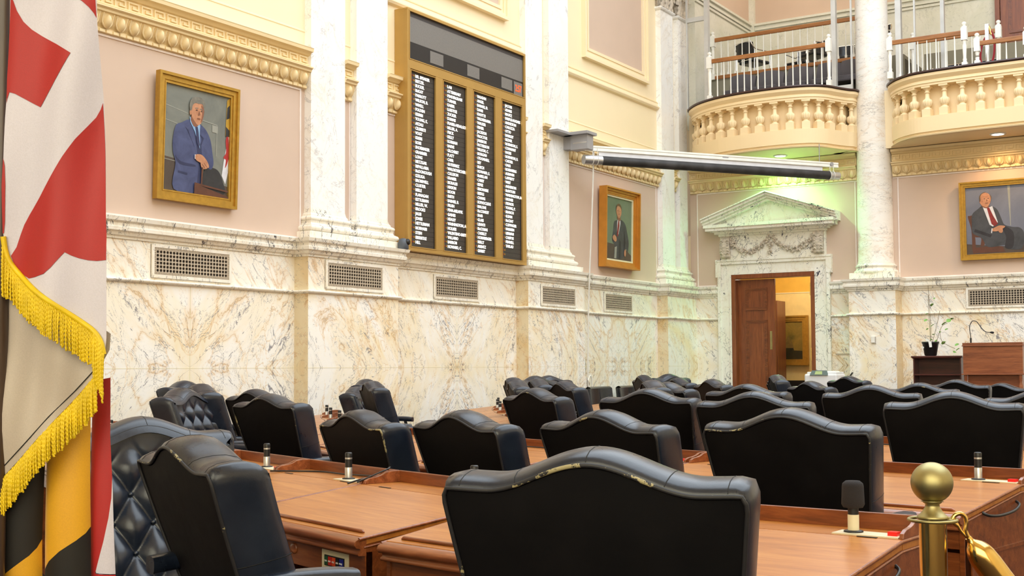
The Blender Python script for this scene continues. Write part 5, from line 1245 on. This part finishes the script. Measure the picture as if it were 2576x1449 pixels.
for ri, (pts, rn) in enumerate(ROWS):
    for k in range(len(pts)-1):
        b_, a = pts[k], pts[k+1]      # a = left end, b = right end as the sitter sees it
        cx, cy = (a[0]+b_[0])/2, (a[1]+b_[1])/2; an = atan2(b_[1]-a[1], b_[0]-a[0]); l = hypot(b_[0]-a[0], b_[1]-a[1])
        o = dk0 if firstd else tree(dk0)
        o.location = (cx, cy, 0); o.rotation_euler = (0, 0, an); o.scale = (l/DW*.998, 1, 1)
        o['label'] = 'wooden desk in the %s row, %s from the right-hand aisle' % (rn, ORD[k])
        q = mc0 if firstd else tree(mc0)
        lx, ly = .225*l/DW, -.135
        q.location = (cx+lx*cos(an)-ly*sin(an), cy+lx*sin(an)+ly*cos(an), .8242); q.rotation_euler = (0, 0, an)
        q['label'] = 'black and silver microphone on the %s row desk %s from the aisle' % (rn, ORD[k])
        if ri == 0 and k == 0: foam = q; q['label'] = 'microphone with a thick black foam windscreen on the nearest right desk'
        firstd = False
MB().lathe([(.0175, .074), (.030, .076), (.0355, .086), (.0345, .108), (.033, .142), (.0315, .150), (.022, .158), (.001, .159)], 28).build('foam_windscreen', 'black_matte', foam)
for c in foam.children:
    if c.name.startswith('body'): c.data = c.data.copy(); c.data.materials.clear(); c.data.materials.append(M['plate'])
for (cx, cy, an, l) in (((-.98-1.72)/2, (3.95+4.02)/2, atan2(3.95-4.02, .74), .743), ((-.98-1.86)/2, (5.95+6.12)/2, atan2(5.95-6.12, .88), .896)):
    h = MB().tube(smoothpts([(0, -.62, .735), (.022, -.60, .722), (.030, -.50, .715), (.030, -.36, .722), (.022, -.28, .740), (0, -.26, .752)], 5), .006, 8).build('side_pull', 'black')
    tgt = [o for o in SC.objects if o.type == 'EMPTY' and o.name.startswith('writing_desk') and abs(o.location.x-cx) < .02 and abs(o.location.y-cy) < .02][0]
    h.parent = tgt; h.location = (DW/2-.003, 0, 0)
# cables on the nearest desks
def cable(pts, r, label, name='power_cable', mt='black'):
    o = MB().tube(smoothpts(pts, 6), r, 7).build(name, mt); return tag(o, label, 'cable')
def dpt(i, k, lx, ly, z):
    b_, a = ROWS[i][0][k], ROWS[i][0][k+1]; an = atan2(b_[1]-a[1], b_[0]-a[0]); cx, cy = (a[0]+b_[0])/2, (a[1]+b_[1])/2
    return (cx+lx*cos(an)-ly*sin(an), cy+lx*sin(an)+ly*cos(an), z)
c1 = cable([dpt(0, 3, -.42, -.23, .824), dpt(0, 3, -.34, -.18, .826), dpt(0, 3, -.2, -.06, .826), dpt(0, 3, 0, -.05, .827), dpt(0, 3, .10, -.03, .828), dpt(0, 3, .30, -.035, .836), dpt(0, 3, .40, -.06, .836), dpt(0, 3, .425, -.15, .842), dpt(0, 3, .415, -.24, .822)], .0042, 'black power cable lying along the back of the middle desk')
cable([dpt(0, 3, .36, -.02, .828), dpt(0, 3, .42, -.03, .880), dpt(0, 3, .47, -.06, .882), dpt(0, 3, .46, -.15, .85), dpt(0, 3, .45, -.21, .828)], .004, 'black cable loop draped over the divider of the middle desk')
cable([dpt(1, 3, -.40, -.06, .826), dpt(1, 3, -.1, -.04, .826), dpt(1, 3, .2, -.06, .826), dpt(1, 3, .40, -.05, .826)], .004, 'thin black cable on the second row desk left of centre')
cable([dpt(2, 1, -.30, -.02, .85), dpt(2, 1, -.2, -.06, .835), dpt(2, 1, 0, -.10, .827), dpt(2, 1, .2, -.10, .827)], .004, 'thin black cable on the third row desk right of centre')

# ------------------------------------------------------------------ stanchion with velvet rope
sx_, sy_ = -.778, 3.197
so = empty('rope_stanchion', (sx_, sy_, 0)); tag(so, 'brass stanchion post with a large ball top in the right foreground', 'stanchion')
MB().lathe([(.015, .996), (.028, .999)], 32).lathe([(.0005+.051*sin(pi*i/24), 1.046-.051*cos(pi*i/24)) for i in range(25)], 48).build('ball', 'brass_dull', so)
MB().lathe([(.034, .948), (.034, .955), (.040, .957), (.036, .963), (.030, .968), (.024, .975), (.018, .985), (.017, .992), (.0225, .996), (.0225, 1.001), (.018, 1.004)], 40).build('neck', 'brass_dull', so)
MB().lathe([(.0335, .03), (.0335, .948)], 48).build('post', 'brass', so)
MB().lathe([(.16, 0), (.16, .012), (.10, .028), (.04, .04)], 40).build('base', 'brass', so)
MB().tube([(.058*cos(t), .058*sin(t), .953) for t in (2*pi*i/40 for i in range(40))], .0042, 10, closed=True).build('ring', 'brass_dull', so)
for t in (.5, 2.6, 4.7): MB().tube([(.03*cos(t), .03*sin(t), .953), (.058*cos(t), .058*sin(t), .953)], .003, 6).build('ring_spoke', 'brass_dull', so)
rt = Vector((.845, .535, 0))      # the way the rope leads off
def S(a, z, n=0): return Vector((sx_, sy_, 0))+rt*a+Vector((-.535, .845, 0))*n+Vector((0, 0, z))
vr = empty('velvet_rope', tuple(S(.058, .95))); tag(vr, 'red velvet rope with polished brass hook end hanging from the stanchion', 'rope'); VO_ = S(.058, .95)
MB().tube([p-VO_ for p in smoothpts([S(.062, .938), S(.050, .950), S(.056, .964), S(.070, .968), S(.081, .960), S(.084, .945), S(.082, .925), S(.090, .905)], 5)], .0058, 10).tube([p-VO_ for p in smoothpts([S(.060, .944), S(.070, .925), S(.082, .912)], 4)], .004, 8).build('hook', 'brass', vr)
d0, d1 = S(.088, .908), S(.185, .775)
def along(t): return d0+(d1-d0)*t-VO_
fr = [(0, .008), (.05, .0085), (.08, .011), (.11, .016), (.15, .022), (.20, .027), (.26, .031), (.34, .034), (.5, .0355), (.75, .0355), (.97, .0355), (.985, .037), (1.0, .037), (1.01, .030)]
MB().tube([along(t) for t, _ in fr], [q for _, q in fr], 40).build('brass_ferrule', 'brass', vr)
rp_pts = [along(.98)]+[S(.185+.26*t, .775-.33*sin(t*1.5)-.02*t)-VO_ for t in (.12, .3, .5, .8, 1.2, 1.7, 2.3, 3.0)]
MB().tube(smoothpts(rp_pts, 5), .026, 20).build('rope', 'red_velvet', vr)

# ------------------------------------------------------------------ the flag
FL = empty('state_flag', (-1.850, 1.412, 0), radians(32.35)); tag(FL, 'hanging red white black and gold flag with yellow fringe at the left edge', 'flag')
PXM = 2.2/3100.83
def fp(px, py, d=0):
    x = (px-140)*PXM; return Vector((x, d, 1.34-(py-930)*PXM))
def dep1(px, py): return -.018*cos((px-140)/135*1.35)-.007*sin(px/26+py/230)+.004*sin(py/90+px/60)
def dep2(px, py): return .022-.012*cos((px-120)/150*1.4)-.006*sin(px/19+py/140)-.004*sin(px/44-py/60)
def sheet(m, mt, poly, dep, off, n=3, closed=True, step=9):
    bm = bmesh.new(); pts = [(p.x, p.y) for p in smoothpts(poly, n, True)] if n > 1 else poly
    vs = [bm.verts.new((a, b_, 0)) for a, b_ in pts]; bm.faces.new(vs)
    xs = [p[0] for p in pts]; ys = [p[1] for p in pts]
    x = math.floor(min(xs)/step)*step
    while x < max(xs):
        bmesh.ops.bisect_plane(bm, geom=bm.verts[:]+bm.edges[:]+bm.faces[:], plane_co=(x, 0, 0), plane_no=(1, 0, 0)); x += step
    y = math.floor(min(ys)/40)*40
    while y < max(ys):
        bmesh.ops.bisect_plane(bm, geom=bm.verts[:]+bm.edges[:]+bm.faces[:], plane_co=(0, y, 0), plane_no=(0, 1, 0)); y += 40
    bmesh.ops.triangulate(bm, faces=bm.faces[:]); bmesh.ops.remove_doubles(bm, verts=bm.verts[:], dist=.01)
    bm.verts.index_update(); m.mat(mt)
    m.add([fp(v.co.x, v.co.y, dep(v.co.x, v.co.y)-off) for v in bm.verts], [tuple(w.index for w in f.verts) for f in bm.faces], True); bm.free()
m = MB()
sheet(m, 'flag_white', [(22, -200), (18, 0), (16, 200), (12, 300), (9, 450), (7, 590), (12, 630), (24, 662), (60, 700), (100, 732), (150, 768), (200, 803), (240, 832), (258, 858), (266, 892), (269, 850), (269, 640), (264, 520), (252, 255), (240, 60), (236, -200)], dep1, 0, 1)
sheet(m, 'flag_red', [(20, -6), (27, 0), (38, 28), (55, 56), (75, 75), (100, 91), (140, 114), (181, 140), (140, 208), (101, 273), (80, 262), (58, 250), (38, 239), (22, 234), (17, 250), (15, 262), (14, 200)], dep1, .0010, 1)
sheet(m, 'flag_red', [(188, -2), (205, 7), (222, 22), (233, 36), (239, 48), (236, 0), (236, -120), (150, -120), (160, -20)], dep1, .0010, 1)
sheet(m, 'flag_red', [(250, 258), (245, 275), (235, 296), (215, 322), (190, 354), (160, 400), (130, 450), (100, 500), (72, 542), (58, 566), (48, 592), (38, 622), (24, 644), (34, 668), (52, 688), (76, 702), (96, 699), (120, 692), (138, 676), (155, 655), (169, 638), (184, 646), (200, 652), (222, 657), (245, 659), (268, 657), (269, 600), (264, 520), (257, 380)], dep1, .0010, 1)
sheet(m, 'flag_red', [(10, 400), (14, 420), (15, 470), (12, 560), (9, 588), (6, 588), (6, 470)], dep1, .0012, 1)
for pts, w in (([(8, 596), (14, 638), (28, 668), (60, 702), (100, 735), (150, 771), (200, 806), (238, 834), (256, 860), (264, 892)], .0052),):
    m.mat('fringe').tube([fp(x, y, dep1(x, y)-.003) for x, y in [(p.x, p.y) for p in smoothpts([Vector((a, b_, 0)) for a, b_ in pts], 5)]], w, 8)
m.build('upper_fold', None, FL, recalc=False)
m = MB()
sheet(m, 'flag_cream', [(-60, 560), (0, 620), (60, 690), (268, 840), (266, 880), (238, 936), (180, 1002), (120, 1070), (60, 1134), (0, 1200), (-60, 1262)], dep2, 0, 1)
m.mat('seam').tube([fp(x, y, dep2(x, y)-.0008) for x, y in ((-40, 1218), (0, 1176), (60, 1110), (120, 1046), (180, 984), (232, 928))], .0009, 5)
m.build('hem_fold', None, FL, recalc=False)
def fringe(m, edge, dep, ends, off, sp=3.7, rr=random.Random(5)):
    L_ = [0]
    for a, b_ in zip(edge, edge[1:]): L_.append(L_[-1]+hypot(b_[0]-a[0], b_[1]-a[1]))
    n = int(L_[-1]/sp/1.16)
    for i in range(n):
        s = L_[-1]*(i+.5)/n; k = max(q for q in range(len(L_)) if L_[q] <= s); k = min(k, len(edge)-2); f = (s-L_[k])/(L_[k+1]-L_[k])
        x = edge[k][0]*(1-f)+edge[k+1][0]*f; y = edge[k][1]*(1-f)+edge[k+1][1]*f
        ln = ends(x, y, i/n)*rr.uniform(.93, 1.05); sw = rr.uniform(-2.2, 2.2); ph = rr.uniform(0, 6); jog = rr.uniform(-.003, .004)
        st_ = max(6, int(ln/2.6)); pts = []; rad = []
        for q in range(st_+1):
            t = q/st_; px = x+sw*t; py = y+ln*t; c = fp(px, py, dep(x, y)-off-.003*sin(pi*t)+jog*t)
            c += Vector((.0006*cos(ph+q*1.57), .0006*sin(ph+q*1.57), 0)); pts.append(c); rad.append(.00155*(1+.22*(q % 2)))
        m.tube(pts, rad, 6)
m = MB(); e1 = [(p.x, p.y) for p in smoothpts([Vector((a, b_, 0)) for a, b_ in [(7, 604), (14, 642), (28, 672), (60, 706), (100, 739), (150, 775), (200, 810), (238, 838), (254, 858)]], 4)]
fringe(m, e1, dep1, lambda x, y, t: 86+30*(t < .1), .004)
fringe(m, [(240, 838), (256, 860), (266, 892)], dep1, lambda x, y, t: 118, .0065, 2.6)
m.build('upper_fringe', 'fringe', FL, recalc=False)
m = MB(); fringe(m, [(-55, 1262), (0, 1204), (60, 1138), (120, 1074), (180, 1006), (240, 938)], dep2, lambda x, y, t: 88+6*sin(t*9), .003); m.build('lower_fringe', 'fringe', FL, recalc=False)
def fold(x0, x1, d0, bulge): return lambda px, py: d0-bulge*sqrt(max(0, 1-((px-(x0+x1)/2)/((x1-x0)/2))**2))+.004*sin(py/120)
m = MB()
fa = fold(-60, 80, .075, .035); sheet(m, 'flag_black', [(-60, 1150), (-20, 1120), (80, 1100), (78, 1360), (70, 1380), (55, 1398), (0, 1440), (-60, 1480)], fa, 0, 1, step=7); sheet(m, 'flag_yellow', [(-60, 1480), (0, 1440), (55, 1398), (70, 1380), (78, 1360), (79, 1700), (75, 1760), (-60, 1800)], fa, 0, 1, step=7)
fb = fold(80, 199, .080, .030); sheet(m, 'flag_yellow', [(80, 960), (193, 960), (196, 1200), (198, 1330), (190, 1345), (170, 1362), (130, 1388), (100, 1414), (81, 1440)], fb, 0, 1, step=7); sheet(m, 'flag_black', [(81, 1440), (100, 1414), (130, 1388), (170, 1362), (190, 1345), (198, 1330), (199, 1760), (84, 1780)], fb, 0, 1, step=7)
fc = fold(185, 262, .095, .016); sheet(m, 'flag_red', [(188, 960), (238, 950), (240, 1100), (247, 1210), (246, 1260), (240, 1310), (228, 1370), (208, 1445), (206, 1449), (209, 1452), (256, 1456), (258, 1760), (190, 1780)], fc, 0, 1, step=6); sheet(m, 'flag_white', [(247, 1210), (249, 1240), (256, 1449), (256, 1454), (209, 1450), (208, 1445), (228, 1370), (240, 1310), (246, 1260)], fc, 0.0004, 1, step=6)
m.build('hanging_folds', None, FL, recalc=False)
fpole = empty('flag_pole', (0, 0, 0)); tag(fpole, 'dark wooden flag pole at the extreme left edge', 'pole')
def W_(px, py, d): return FL_M @ fp(px, py, d)
FL_M = Matrix.Translation((-1.850, 1.412, 0)) @ Matrix.Rotation(radians(32.35), 4, 'Z')
p0, p1 = W_(-8, -100, .01), W_(-16, 1449, .02)
dd = (p1-p0).normalized(); p2 = p1+dd*((p1.z-.03)/-dd.z)
MB().tube([p0-dd*.35, p2], .0165, 20).build('shaft', 'pole', fpole); MB().lathe([(.15, 0), (.15, .02), (.06, .05), (.03, .10)], 32, (p2.x, p2.y, 0)).build('base', 'brass', fpole)

# ------------------------------------------------------------------ light and camera
def area(name, loc, rot, sx, sy, e, c):
    ld = bpy.data.lights.new(name, 'AREA'); ld.shape = 'RECTANGLE'; ld.size = sx; ld.size_y = sy; ld.energy = e; ld.color = c
    o = bpy.data.objects.new(name, ld); COL.objects.link(o); o.location = loc; o.rotation_euler = rot; return o
area('skylight', (-.25, 12, 11.75), (0, 0, 0), 16.4, 18, 1700, (.84, .93, 1))
area('near_wall_fill', (3.0, -4.9, 5.0), (radians(-90), 0, 0), 12, 7, 760, (.82, .92, 1))  # added fill light behind the camera; the wall has no window
def point(name, loc, e, c, r=.25):
    ld = bpy.data.lights.new(name, 'POINT'); ld.energy = e; ld.color = c; ld.shadow_soft_size = r
    o = bpy.data.objects.new(name, ld); COL.objects.link(o); o.location = loc
point('anteroom_lamp', (-8.6, 24.6, 3.3), 42, (1, .90, .70))
point('gallery_lamp', (-8.4, 24.6, 10.6), 45, (1, .93, .78), .5)
point('gallery_lamp_right', (-3.5, 24.4, 10.6), 45, (1, .95, .86), .5)
w = bpy.data.worlds.new('world'); SC.world = w; w.use_nodes = True
w.node_tree.nodes['Background'].inputs[0].default_value = (.95, .97, 1, 1); w.node_tree.nodes['Background'].inputs[1].default_value = .5
cam = bpy.data.cameras.new('camera'); co = bpy.data.objects.new('camera', cam); COL.objects.link(co); SC.camera = co
cam.sensor_width = 36; cam.lens = 3100.83*36/2576; cam.shift_y = (774.156-724.5)/2576; cam.clip_start = .05
yaw, pit, rol = -.564571432, .0485893736, -.00530674567
fw = Vector((sin(yaw)*cos(pit), cos(yaw)*cos(pit), sin(pit))); rv = Vector((cos(yaw), -sin(yaw), 0)); uv = rv.cross(fw)
R2 = rv*cos(rol)+uv*sin(rol); U2 = -rv*sin(rol)+uv*cos(rol)
co.matrix_world = Matrix(((R2.x, U2.x, -fw.x, 0), (R2.y, U2.y, -fw.y, 0), (R2.z, U2.z, -fw.z, 1.34), (0, 0, 0, 1)))
vs_ = SC.view_settings; vs_.view_transform = 'Standard'; vs_.look = 'None'; vs_.gamma = 1; vs_.use_curve_mapping = False; vs_.exposure = 0.66
SC.display_settings.display_device = 'sRGB'
